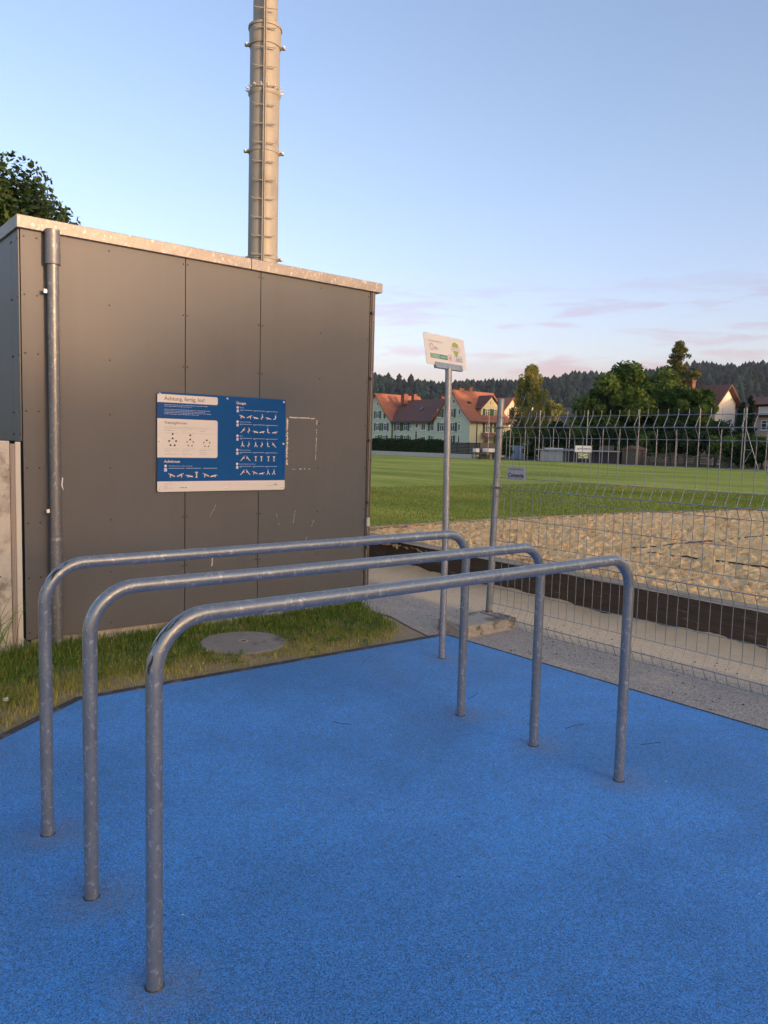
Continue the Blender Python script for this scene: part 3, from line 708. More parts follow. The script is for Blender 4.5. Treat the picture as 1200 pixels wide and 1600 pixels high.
for k in range(12):
    a = 2 * math.pi * k / 12; grey.append([(.072 + .011 * math.cos(a), .772 + .013 * math.sin(a)), (.072 + .011 * math.cos(a + .45), .772 + .013 * math.sin(a + .45)), (.072 + .008 * math.cos(a + .45), .772 + .010 * math.sin(a + .45)), (.072 + .008 * math.cos(a), .772 + .010 * math.sin(a))])
piece('body_text', 'print_pale', pale, .0052); piece('fine_print', 'print_grey', grey, .0052); piece('diagram_dots', 'print_dark', dark, .0058)
piece('figure_print', 'print_white', white, .0054); piece('figure_skin', 'print_tan', tan, .0060)
rv = MB().lathe((0, 0, 0), [(.0095, 0), (.009, .003), (.005, .006), (.001, .007)], 12).mesh('rivet', 'bolt_bright', True)
for u, v in [(.022, .018), (.62, .022), (1.178, .022), (.022, .395), (1.18, .395), (.022, .785), (.62, .785), (1.178, .785)]:
    o = link('rivet', rv, board, bp(u, v, .0045)); o.rotation_euler[0] = R(90)

# ------------------------------------------------------------------ concrete wall left of the shed
cw = tag(empty('concrete_wall', (1.46, 6.03, 0)), 'pale concrete wall meeting the left corner of the shed', 'wall')
MB().box((-2.58, .14, .74), (5.0, .28, 1.58)).build('wall_block', 'concrete', cw, bevel=.006)
MB().box((-.062, -.004, .70), (.034, .008, 1.62)).build('perforated_strip', 'perforated', cw)
hl = MB()
for i in range(120):
    for k in range(3): hl.box((-.073 + k * .011 , -.0084, -.08 + i * .0133 + (k % 2) * .0066), (.0055, .001, .0055))
ho = hl.build('perforation', 'hole', cw); ho['kind'] = 'stuff'
MB().box((-.026, .002, .76), (.036, .014, 1.53)).build('plaster_strip', 'plaster_strip', cw, bevel=.003)
MB().box((-2.6, -.0005, .545), (4.9, .003, .008)).build('joint_line', 'dark_gap', cw)

# ------------------------------------------------------------------ manhole, small litter
mh = tag(empty('manhole_cover', (MANH[0], MANH[1], -.034)), 'round grey concrete manhole cover set in the grass verge', 'manhole cover')
MB().lathe((0, 0, 0), [(.335, -.03), (.335, .028), (.325, .036), (.045, .040)], 48).build('cover', 'manhole', mh)
MB().lathe((0, 0, 0), [(.040, .028), (.040, .0425), (.026, .0425), (.024, .036)], 20).build('lifting_hole', 'concrete_block', mh)
MB().lathe((0, 0, 0), [(.022, .03), (.022, .0405)], 12).build('hole_plug', 'dark_gap', mh)
lit = MB()
for k in range(26):
    a = random.uniform(0, 6.28); e = random.uniform(.1, 1.2); l = random.uniform(.010, .022); c = Vector((random.uniform(-.008, .008), random.uniform(-.008, .008), .018)); d = Vector((math.cos(a) * math.cos(e), math.sin(a) * math.cos(e), math.sin(e))) * l
    s = Vector((-math.sin(a), math.cos(a), 0)) * .007; lit.add([c - s, c + s, c + d + s * .6, c + d - s * .6], [(0, 1, 2, 3)])
tag(lit.build('paper_scrap', 'paper', loc=(1.065, 4.83, -.01)), 'crumpled white scrap lying on dry grass at the left', 'litter')
def stick(x, y, L, a, z=.0025, r=.0012, m='twig'):
    c, s = math.cos(a), math.sin(a); b = random.uniform(-.01, .01)
    return MB().tube([(-c * L / 2, -s * L / 2, 0), (b * s, -b * c, .001), (c * L / 2, s * L / 2, 0)], r, 5).build('twig', m, loc=(x, y, z))
for (x, y, L, a, lb) in [(2.49, 3.42, .11, -1.0, 'short dark twig on the blue surface left of centre'), (3.38, 4.35, .22, .65, 'long dark pine needle near the back corner of the blue surface'), (3.45, 3.33, .15, .3, 'dark needle between the sign pole and middle rail foot'), (3.42, 2.82, .15, .35, 'dark needle just left of the middle rail foot'), (3.55, 2.62, .15, -.1, 'dark needle just right of the middle rail foot'), (3.68, 2.22, .13, -.35, 'dark twig in front of the fence side edge of the blue surface'), (.95, 1.64, .03, .8, 'tiny pale stick beside the near left rail foot')]:
    tag(stick(x, y, L, a), lb, 'twig')
dbr = MB()
for k in range(150):
    x, y = rng.uniform(.3, 4.2), rng.uniform(.9, 4.4); s = rng.uniform(.002, .0065); a = rng.uniform(0, 6.28)
    dbr.cur = int(rng.integers(0, 3)); dbr.add([(x + s * math.cos(a + q) * f, y + s * math.sin(a + q) * f, .001 + .002 * (j % 2)) for j, (q, f) in enumerate(((0, 1.3), (1.6, .7), (3.1, 1.2), (4.7, .6)))], [(0, 1, 2, 3)])
tag(dbr.build('debris', ['leaf_debris', 'paper', 'twig']), 'tiny crumbs and leaf bits scattered on the blue rubber', 'debris', kind='stuff')
grv = MB()
for k in range(260):
    x, y = rng.uniform(4.5, 5.6), rng.uniform(2.0, 5.3); s = rng.uniform(.003, .009)
    if 4.45 < x < 5.0 and 4.3 < y < 4.8: continue
    grv.cur = int(rng.integers(0, 2)); grv.lathe((x, y, -.012), [(s, 0), (s * .7, s * .6)], 5)
tag(grv.build('gravel', ['concrete_block', 'twig']), 'loose grit and bits on the path by the fence', 'gravel', kind='stuff')

# ------------------------------------------------------------------ exercise rails
def rail(y0, y1, zh, which):
    o = tag(empty('exercise_rail', (XL, y0, 0)), {'near': 'nearest and tallest looking of the three bent steel rails on blue rubber', 'mid': 'middle of the three parallel bent steel rails', 'far': 'bent steel rail farthest from the camera, nearest the shed'}[which], 'exercise bar', 'parallel steel exercise rails')
    r = .0242; br = .155; P = []
    L = XR - XL; dy = y1 - y0
    P.append((0, 0, -.02)); P.append((0, 0, .3)); P.append((0, 0, zh - br))
    for k in range(1, 13): a = R(90 * k / 12); P.append((br - br * math.cos(a), dy * (br - br * math.cos(a)) / L, zh - br + br * math.sin(a)))
    for q in (.3, .5, .7): P.append((L * q, dy * q, zh - .002))
    for k in range(0, 13): a = R(90 - 90 * k / 12); P.append((L - br + br * math.cos(a), dy * (L - br + br * math.cos(a)) / L, zh - br + br * math.sin(a) - .002))
    P.append((L, dy, .3)); P.append((L, dy, -.02))
    MB().tube(P, r, 24).build('bent_tube', 'galvanised', o, smooth=True)
    # dark rubbed marks where hands and shoes scrape the bends
    mk = MB(); rg = random.Random(which)
    for i in range(9 if which == 'near' else 6):
        a = R(rg.uniform(5, 95)); up = rg.uniform(-.9, .9); ln = rg.uniform(.02, .09); wd = rg.uniform(.0012, .0035); n = 6; pts = []
        for k in range(n + 1):
            a2 = a + (k / n - .5) * ln / br; q = up + .12 * math.sin(k + i); a2 = max(a2, R(2))
            rad = br + (r + .0004) * math.cos(q); yo = (r + .0004) * math.sin(q); w2 = wd * (.3 + math.sin(math.pi * k / n))
            for sgn in (-1, 1): q2 = q + sgn * w2 / r; pts.append((br - (br + (r + .0004) * math.cos(q2)) * math.cos(a2), (r + .0004) * math.sin(q2) * -1, zh - br + (br + (r + .0004) * math.cos(q2)) * math.sin(a2)))
        mk.add(pts, [(2 * k, 2 * k + 1, 2 * k + 3, 2 * k + 2) for k in range(n)])
    mk.build('scuff_mark', 'mast_dark', o)
    for (x, y) in ((0, 0), (L, dy)):
        MB().lathe((x, y, 0), [(.0285, .0005), (.0275, .002), (.024, .003)], 20).build('foot_ring', 'kerb', o)
    return o
for b in BARS: rail(*b)

# ------------------------------------------------------------------ sign on its pole
sp = tag(empty('sign_pole', (3.885, 4.089, 0)), 'slim galvanised pole with small white tilted sign', 'sign')
MB().tube([(0, 0, -.02), (0, .003, 1.0), (-.022, .005, 2.135)], .0245, 20).build('pole', 'galvanised_pole', sp, smooth=True)
MB().lathe((0, 0, 0), [(.029, .0005), (.027, .003)], 20).build('foot_ring', 'kerb', sp)
sg = Matrix.Translation((-.022, .005, 2.13)) @ Matrix.Rotation(R(11.5), 4, 'Z') @ Matrix.Rotation(R(-11), 4, 'X')
def sgp(u, v, d=0.0):  # u along the plate from its left end, v up from the bottom
    return tuple(sg @ Vector((u - .26, -d, v + .012)))
def sign_piece(name, m, polys, d):
    mb = MB()
    for P in polys: mb.add([sgp(u, v, d) for u, v in P], [tuple(range(len(P)))])
    return mb.build(name, m, sp)
SW, SH = .50, .225
P = [(u, SH - v) for u, v in rrect(0, 0, SW, SH, .012)]
mb = MB(); f = [sgp(u, v, .0015) for u, v in P]; bk = [sgp(u, v, -.0015) for u, v in P]; n = len(P)
mb.add(f + bk, [tuple(range(n - 1, -1, -1)), tuple(range(n, 2 * n))] + [(i, (i + 1) % n, (i + 1) % n + n, i + n) for i in range(n)]); mb.build('plate', 'sign_white', sp)
mb = MB()
for d0, d1 in ((.0105, .0030), (-.0105, -.0030)):
    q = [sgp(.095, -.02, d0), sgp(.43, -.02, d0), sgp(.43, .022, d0), sgp(.095, .022, d0), sgp(.095, -.02, d1), sgp(.43, -.02, d1), sgp(.43, .022, d1), sgp(.095, .022, d1)]
    mb.add(q, [(0, 1, 2, 3), (7, 6, 5, 4), (0, 4, 5, 1), (1, 5, 6, 2), (2, 6, 7, 3), (3, 7, 4, 0)])
mb.build('clamp_rail', 'galvanised_pole', sp)
def sp_text(txt, u, v, size, m, d=.0032, maxw=None, bold=0.0):
    vs, fs = text_mesh(txt, size, m, bold); k = (maxw / max(p[0] for p in vs)) if maxw else 1
    mb = MB(); mb.add([sgp(u + x * k, v + y, d) for x, y, z in vs], fs); return mb.build('lettering', m, sp)
sp_text('in Zusammenarbeit mit:', .045, .166, .016, 'print_grey', maxw=.17)
ring = []
for k in range(14):
    a, a2 = 2 * math.pi * k / 14 + .05, 2 * math.pi * (k + .78) / 14; ring.append([(.078 + .022 * math.cos(a), .128 + .026 * math.sin(a)), (.078 + .022 * math.cos(a2), .128 + .026 * math.sin(a2)), (.078 + .017 * math.cos(a2), .128 + .020 * math.sin(a2)), (.078 + .017 * math.cos(a), .128 + .020 * math.sin(a))])
sign_piece('ring_logo', 'sign_red', ring, .003)
sp_text('bfu', .108, .112, .034, 'print_grey', maxw=.044)
sign_piece('green_bar', 'sign_green', [[(.052, .048), (.262, .048), (.262, .082), (.052, .082)]], .0025)
sp_text('STREET', .060, .053, .034, 'sign_white', maxw=.105, d=.0032); sp_text('WORKOUT', .174, .058, .019, 'sign_white', maxw=.080)
def frame_poly(u0, v0, u1, v1, t): return [[(u0, v0), (u1, v0), (u1, v0 + t), (u0, v0 + t)], [(u0, v1 - t), (u1, v1 - t), (u1, v1), (u0, v1)], [(u0, v0 + t), (u0 + t, v0 + t), (u0 + t, v1 - t), (u0, v1 - t)], [(u1 - t, v0 + t), (u1, v0 + t), (u1, v1 - t), (u1 - t, v1 - t)]]
sign_piece('red_box_logo', 'sign_red', frame_poly(.272, .044, .315, .090, .003) + [[(.285, .055), (.304, .060), (.300, .078), (.288, .074)]], .0025)
sign_piece('box_logo', 'sign_bluegrey', frame_poly(.350, .048, .448, .090, .0025), .0025)
sp_text('ASVZ', .366, .052, .036, 'sign_blue', maxw=.078)
sh = [(.340, .180), (.378, .192), (.416, .180), (.416, .135), (.405, .108), (.378, .078), (.351, .108), (.340, .135)]
sign_piece('shield', 'sign_lime', [sh], .0022)
sign_piece('shield_ribbon', 'sign_white', [[(.322, .125), (.434, .125), (.434, .155), (.322, .155)], [(.31, .112), (.332, .118), (.332, .145), (.318, .140)], [(.424, .118), (.448, .108), (.440, .136), (.424, .145)]], .0028)
sign_piece('ribbon_edge', 'print_grey', frame_poly(.322, .125, .434, .155, .002), .0033)
sp_text('SPORT', .335, .132, .021, 'print_grey', maxw=.086, d=.0034)

# ------------------------------------------------------------------ wire mesh fence
fen = tag(empty('mesh_fence', (5.05, 4.7, 0)), 'galvanised wire mesh fence with folded wires between path and sandpit', 'fence')
def F(mb, name, m, **k): o = mb.build(name, m, **k); o.parent = fen; o.location = (-5.05, -4.7, 0); return o
F(MB().tube([(5.075, 4.745, .08), (5.078, 4.695, 1.99)], .030, 20), 'post', 'galvanised_pole', smooth=True)
F(MB().lathe((5.078, 4.695, 1.99), [(.031, 0), (.031, .006), (.02, .009)], 20), 'post_cap', 'galvanised_pole', smooth=True)
F(MB().tube([(5.10, 2.06, -.05), (5.10, 2.05, 1.99)], .030, 16), 'post', 'galvanised_pole', smooth=True)
F(MB().tube([(5.10, -.52, -.05), (5.10, -.52, 1.99)], .030, 16), 'post', 'galvanised_pole', smooth=True)
FX = 5.03; PK = .052
prof = [(0, 1.875), (0, 1.832), (-PK, 1.745), (0, 1.662), (0, 1.312), (-PK, 1.217), (0, 1.141), (0, .752), (-PK, .663), (0, .568), (0, .189), (-PK, .092), (0, -.0)]
def vwire(y):
    pts = [(FX + a, y, z + .004) for a, z in prof]; return MB().tube([(p[0] - FX, 0, p[2]) for p in pts], .0026, 5, cap=False).mesh('vertical_wire', 'wire')
vw = vwire(0)
rails = [(1.835, 0), (1.745, -PK), (1.66, 0), (1.47, 0), (1.312, 0), (1.217, -PK), (1.141, 0), (.955, 0), (.752, 0), (.663, -PK), (.568, 0), (.33, 0), (.189, 0), (.092, -PK), (.012, 0)]
def panel(ya, yb):
    n = int(round((ya - yb) / .0815))
    for i in range(n + 1):
        link('vertical_wire', vw, fen, (FX - 5.05, ya - i * (ya - yb) / n - 4.7, 0))
    for z, off in rails:
        r = .0042 if off else .0026
        F(MB().tube([(FX + off - .006, ya + (.10 if off and ya > 4 else .02), z), (FX + off - .006, yb - .02, z)], r, 6), 'horizontal_wire', 'wire')
panel(4.650, 2.16); panel(1.98, -.45)
for z in (1.745, 1.217, .092):
    F(MB().lathe((5.077 if z > 1 else 5.075, 4.70 if z > 1 else 4.742, z), [(.033, -.008), (.033, .008)], 16).box((5.035, 4.72, z), (.03, .012, .014)), 'post_clamp', 'corner_metal')
F(MB().tube([(4.985, 4.86, 1.83 + .0), (5.06, 4.74, 1.83)], .003, 5), 'loose_wire', 'wire')
# maker's plate on the fence
pl = tag(empty('maker_plate', (5.022, 4.54, 1.31)), 'small grey plate with black lettering on the left of the mesh fence', 'sign')
MB().box((0, -.10, .045), (.003, .20, .115)).build('plate', 'plate_grey', pl, bevel=.001)
def plt(txt, a, z, size, maxw, bold=0.0):
    vs, fs = text_mesh(txt, size, 'print_dark', bold); k = maxw / max(p[0] for p in vs)
    MB().add([(-.0028, a - x * k, z + y) for x, y, q in vs], fs).build('lettering', 'print_dark', pl)
plt('Consecta', -.012, .013, .050, .176, .0012); plt('Gartenbau Mathaus', -.014, .074, .022, .166)
mb = MB(); 
for a, b in ((.01, .07), (.08, .12), (.13, .18)): mb.add([(-.0028, -a, -.002), (-.0028, -b, -.002), (-.0028, -b, .003), (-.0028, -a, .003)], [(0, 1, 2, 3)])
mb.build('fine_print', 'print_grey', pl)
# concrete footing
def rock_block(name, c, d, rz, label):
    import bmesh
    bm = bmesh.new(); bmesh.ops.create_cube(bm, size=1)
    bmesh.ops.bevel(bm, geom=bm.edges[:], offset=.025, segments=2, affect='EDGES')
    bmesh.ops.subdivide_edges(bm, edges=bm.edges[:], cuts=3, use_grid_fill=True)
    rr = random.Random(3)
    for v in bm.verts:
        v.co = Vector((v.co.x * d[0], v.co.y * d[1], v.co.z * d[2])) + Vector([rr.uniform(-.003, .003) for _ in range(3)])
    me = bpy.data.meshes.new(name); bm.to_mesh(me); bm.free(); me.materials.append(MAT['concrete_block'])
    o = link(name, me); o.location = c; o.rotation_euler[2] = rz; return tag(o, label, 'footing')
rock_block('concrete_footing', (4.80, 4.62, .033), (.62, .36, .11), R(1), 'rough grey concrete block under the end post of the mesh fence')
rock_block('concrete_footing', (4.60, 4.55, .028), (.10, .30, .10), R(-3), 'smaller grey stone beside the fence footing, touching the blue surface').scale = (1, .8, .9)

# ------------------------------------------------------------------ steel mast behind the shed
MX, MY = 6.02, 10.57
mast = tag(empty('steel_mast', (MX, MY, -.03), rz=math.atan2(-MY, -MX)), 'tall beige steel mast with climbing rungs rising behind the shed', 'mast')
MB().lathe((0, 0, 0), [(.225, 0), (.222, 6.74)], 48).build('lower_tube', 'mast_paint', mast, smooth=True)
MB().lathe((0, 0, 0), [(.221, 6.78), (.218, 7.60)], 48).build('upper_tube', 'mast_paint', mast, smooth=True)
MB().lathe((0, 0, 0), [(.180, 7.60), (.172, 13.0), (.16, 18.0)], 48).build('top_tube', 'mast_paint', mast, smooth=True)
MB().lathe((0, 0, 0), [(.224, 7.42), (.232, 7.43), (.236, 7.66), (.250, 7.665), (.250, 7.70), (.18, 7.74)], 48).build('collar', 'mast_paint', mast, smooth=True)
fl = MB().lathe((0, 0, 0), [(.222, 6.70), (.243, 6.735), (.243, 6.765), (.222, 6.79)], 48).build('flange', 'mast_paint', mast, smooth=True)
bolt = MB().lathe((0, 0, 0), [(.016, 0), (.016, .02), (.011, .021), (.011, .045), (.006, .048)], 10).mesh('bolt', 'bolt_bright', True)
for k in range(16):
    a = 2 * math.pi * (k + .5) / 16; o = link('bolt', bolt, fl, (.240 * math.cos(a), .240 * math.sin(a), 6.80)); o.rotation_euler = (0, R(70), a)
for z in (4.36, 5.92, 7.44):
    b = MB().lathe((0, 0, 0), [(.224, z - .03), (.232, z - .026), (.232, z + .026), (.224, z + .03)], 48).build('clamp_band', 'mast_paint', mast, smooth=True)
    for s in (-1, 1):
        MB().box((0, s * .262, z), (.05, .075, .045)).build('lug', 'mast_paint', b, bevel=.01)
        o = link('bolt', bolt, b, (.024, s * .275, z)); o.rotation_euler = (0, R(90), 0)
MB().box((.262, 0, 9.9), (.026, .044, 12.4)).build('safety_rail', 'mast_paint', mast, bevel=.004)
MB().box((.275, .003, 9.9), (.004, .012, 12.4)).build('rail_slot', 'mast_dark', mast)
MB().box((.236, 0, 9.9), (.03, .030, 12.4)).build('rail_spine', 'mast_dark', mast)
for i in range(38):
    z = 4.1 + i * .268; rr = .0085
    for s in (-1, 1):
        rr0 = .222 if z < 7.7 else .178
        MB().tube([(.262, s * .022, z), (.262, s * .13, z), (.255, s * .158, z + .006), (.240, s * .172, z + .022)], rr, 8).build('rung', 'mast_paint', mast, smooth=True)
    if i % 3 == 0: MB().box((.20, 0, z), (.10, .03, .03)).build('rail_bracket', 'mast_paint', mast)
    
# ------------------------------------------------------------------ houses across the field
def wbox(mb, plane, base, u, z, wd, h, d0, d1):
    """box on a wall: plane 'x' faces -X at x=base (u is y), plane 'y' faces -Y at y=base (u is x); d = outward offsets"""
    if plane == 'x': return mb.box((base - (d0 + d1) / 2, u, z), (d1 - d0, wd, h))
    return mb.box((u, base - (d0 + d1) / 2, z), (wd, d1 - d0, h))
def window(parent, plane, base, u, z, wd=1.0, h=1.35, sh='', closed=False):
    mb = MB(); t = .09
    wbox(mb, plane, base, u, z + h / 2 - t / 2, wd, t, 0, .05); wbox(mb, plane, base, u, z - h / 2 + t / 2, wd, t, 0, .05)
    for s in (-1, 1): wbox(mb, plane, base, u + s * (wd / 2 - t / 2), z, t, h - 2 * t, 0, .05)
    if wd > .7: wbox(mb, plane, base, u, z, .06, h - 2 * t, 0, .045)
    if h > 1.1: wbox(mb, plane, base, u, z + h * .18, wd - 2 * t, .05, 0, .04)
    f = mb.build('window', 'window_white', parent)
    wbox(MB(), plane, base, u, z, wd - 2 * t, h - 2 * t, 0, .02).build('pane', 'glass', f)
    wbox(MB(), plane, base, u, z - h / 2 - .05, wd + .16, .09, 0, .12).build('sill', 'window_white', f)
    for s, ch in ((-1, 'a'), (1, 'b')):
        if ch in sh:
            wbox(MB(), plane, base, u + s * (wd / 2 + .26), z, .50, h, 0, .06).build('shutter', 'shutter', parent)
    return f
HX = 85.92
row = empty('terraced_house', (HX, 98, 0), 'pale green house row with red tiled gables and green shutters', 'house')
def RH(mb, name, m, **k): o = mb.build(name, m, **k); o.parent = row; o.location = (-HX, -98, 0); return o
class Shift:      # parent stand-in so that windows are given in world coordinates
    pass
def shift_children(parent, loc):
    for c in parent.children:
        if tuple(c.location) == (0, 0, 0): c.location = (-loc[0], -loc[1], -loc[2])
def gable_x(yc, hw, x0, x1, ze, za, wallm, endm, roofm, kink=True):
    """gabled block with its ridge along X, gable facing -X"""
    mb = MB(); P = [(x0, yc - hw, -.05), (x0, yc + hw, -.05), (x0, yc + hw, ze), (x0, yc, za - .1), (x0, yc - hw, ze)]
    mb.prism(P, (x0, 0, 0), (x1, 0, 0)); mb.m = [0, 0] + [0] * 5
    mb.m[2 + 4] = 1; mb.cur = 0
    # faces: side facing -Y is the edge between last and first point
    mb.m[2 + 4] = 1
    RH(mb, 'wall', [wallm, endm])
    roofp = []
    for s in (-1, 1):
        pr = [(0, za), (s * hw * .70, ze + (za - ze) * .27), (s * (hw + .45), ze - .12)] if kink else [(0, za), (s * (hw + .4), ze - .2)]
        r = MB()
        for (a, b) in zip(pr, pr[1:]):
            d = Vector((0, b[0] - a[0], b[1] - a[1])).normalized(); n = Vector((0, -d.z, d.y)) * (1 if s < 0 else -1)
            if n.z < 0: n = -n
            q = [(x0 - .45, yc + a[0], a[1]), (x1 + .3, yc + a[0], a[1]), (x1 + .3, yc + b[0], b[1]), (x0 - .45, yc + b[0], b[1])]
            r.prism([Vector(p) + n * .14 for p in q], (0, 0, 0), tuple(-n * .16))
        roofp.append(RH(r, 'roof', roofm))
        RH(MB().box(((x0 + x1) / 2, yc + s * (hw + .50), ze - .2), (x1 - x0 + .6, .14, .16)), 'gutter', 'gutter')
    return roofp
gable_x(90.0, 4.15, HX, HX + 9.0, 5.45, 10.35, 'wall_mint', 'wall_mint_lit', 'roof_red')
gable_x(109.7, 4.35, HX, HX + 10.0, 5.55, 10.45, 'wall_mint', 'wall_mint', 'roof_red')
# linking wing, ridge along Y
RH(MB().prism([(HX + .35, 94.15, -.05), (HX + 8.4, 94.15, -.05), (HX + 8.4, 94.15, 5.5), (HX + 4.4, 94.15, 9.1), (HX + .35, 94.15, 5.5)], (0, 94.15, 0), (0, 105.4, 0)), 'wall', 'wall_mint')
for s in (-1, 1):
    xr = HX + 4.4; xe = HX + .35 - .45 if s < 0 else HX + 8.9
    q = [(xr, 92.6, 9.25), (xr, 107.2, 9.25), (xe, 105.3 if s < 0 else 107, 5.35), (xe, 94.1 if s < 0 else 92.6, 5.35)]
    RH(MB().prism(q, (0, 0, 0), (0, 0, .16)), 'roof', 'roof_brown')  # browner than the gable roofs: shade of this slope put into its colour
RH(MB().box((HX - .15, 99.7, 5.25), (.14, 11.0, .2)), 'gutter', 'gutter')
RH(MB().box((HX + .28, 105.2, 2.6), (.12, .12, 5.2)), 'downpipe', 'gutter'); RH(MB().box((HX + .28, 94.35, 2.6), (.12, .12, 5.2)), 'downpipe', 'gutter')
RH(MB().box((HX + 1.55, 85.80, 2.6), (.12, .12, 5.1)), 'downpipe', 'gutter')
W_ = lambda *a, **k: window(row, *a, **k)
for (u, z, wd, h, sh) in [(89.55, 8.55, .55, .7, ''), (90.1, 6.72, 1.0, 1.35, 'a'), (92.9, 6.72, 1.0, 1.35, 'a'), (88.22, 6.9, .5, .95, ''), (88.2, 7.75, .45, .5, ''), (89.72, 4.52, 1.0, 1.4, 'ab'), (92.2, 4.52, 1.0, 1.4, 'ab'), (88.2, 4.45, .5, 1.1, ''), (88.2, 5.25, .45, .45, ''), (90.05, 2.5, 1.0, 1.3, 'ab'), (88.18, 2.6, .5, 1.2, '')]:
    W_('x', HX, u, z, wd, h, sh)
for (u, z, wd, h, sh) in [(109.13, 8.6, .55, .7, ''), (109.14, 6.7, .95, 1.3, 'ab'), (107.5, 6.7, .2, 1.3, 'a'), (109.05, 4.53, .95, 1.35, 'ab'), (106.9, 4.53, .9, 1.35, 'ab'), (107.1, 2.4, .95, 1.3, 'ab'), (109.3, 2.4, .9, 1.3, 'a'), (111.6, 4.53, .95, 1.35, 'ab')]:
    W_('x', HX, u, z, wd, h, sh)
for (u, z, wd, h, sh) in [(103.75, 4.53, 1.0, 1.3, 'ab'), (101.7, 4.53, 1.0, 1.3, 'ab'), (100.25, 4.7, .42, 1.0, ''), (98.76, 4.75, .7, .8, ''), (97.1, 4.53, 1.1, 1.1, ''), (94.95, 4.53, .9, 1.3, 'ab'), (98.86, 3.2, .65, 1.35, ''), (103.57, 2.45, 1.0, 1.3, 'ab'), (101.67, 2.45, 1.0, 1.3, 'ab'), (100.3, 2.5, .4, 1.1, ''), (97.02, 2.4, 1.1, 1.1, ''), (94.75, 2.45, .9, 1.3, 'ab')]:
    W_('x', HX + .35, u, z, wd, h, sh)
YS = 85.85
for (u, z, wd, h, sh) in [(89.85, 4.5, 1.05, 1.45, 'ab'), (92.4, 4.5, .9, 1.35, 'a'), (92.4, 2.4, .9, 1.2, 'a')]: W_('y', YS, u, z, wd, h, sh)
dr = MB(); wbox(dr, 'y', YS, 89.65, 1.35, 1.0, 2.3, 0, .06); d_o = dr.build('door', 'door_wood', row); wbox(MB(), 'y', YS, 89.65, 1.9, .5, .7, .06, .08).build('pane', 'glass', d_o)
RH(MB().prism([(88.6, YS - .02, 3.75), (91.6, YS - .02, 3.75), (91.9, YS - 1.25, 3.05), (88.3, YS - 1.25, 3.05)], (0, 0, 0), (0, 0, -.14)), 'porch_roof', 'roof_red')
RH(MB().box((88.7, YS - 1.0, 2.75), (.14, .14, .7), tilt=('X', R(-40))), 'porch_bracket', 'door_wood'); RH(MB().box((91.3, YS - 1.0, 2.75), (.14, .14, .7), tilt=('X', R(-40))), 'porch_bracket', 'door_wood')
# dormer with its own gable
dx, dh = 91.3, 2.15; yd = YS + .75
RH(MB().prism([(dx - dh, yd, 5.7), (dx + dh, yd, 5.7), (dx + dh, yd, 7.65), (dx, yd, 9.45), (dx - dh, yd, 7.65)], (0, 0, 0), (0, 3.6, 0)), 'dormer_wall', 'wall_mint_lit')
for s in (-1, 1):
    q = [(dx, yd - .4, 9.62), (dx, yd + 3.9, 9.62), (dx + s * (dh + .45), yd + 3.0, 7.38), (dx + s * (dh + .45), yd - .4, 7.38)]
    RH(MB().prism(q, (0, 0, 0), (0, 0, .15)), 'dormer_roof', 'roof_brown')
for a in [('y', yd, 90.5, 6.95, .95, 1.2, 'ab'), ('y', yd, 92.5, 6.95, .95, 1.2, 'ab'), ('y', yd, 91.2, 8.5, .35, .7, '')]: W_(*a)
for (x, y, z, s, h) in [(HX + 3.2, 105.6, 9.5, .9, 1.7), (HX + 4.6, 104.6, 9.6, .7, 1.5), (HX + 7, 100.0, 9.4, .9, 1.0), (HX + 3.9, 90.1, 10.5, .7, 1.0), (HX + 1.8, 90.2, 10.4, .9, .5)]:
    RH(MB().box((x, y, z), (s, s, h)).box((x, y, z + h / 2 + .05), (s + .16, s + .16, .1)), 'chimney', 'brick_far')
for y in (99.9, 94.9): RH(MB().prism([(HX + 2.0, y - .35, 7.35), (HX + 2.0, y + .35, 7.35), (HX + 2.6, y + .35, 7.9), (HX + 2.6, y - .35, 7.9)], (0, 0, 0), (-.08, 0, .1)), 'skylight', 'glass')
RH(MB().box((HX + 2.0, 88.1, 8.45), (.5, .4, .35)), 'roof_vent', 'gutter')
shift_children(row, (HX, 98, 0))

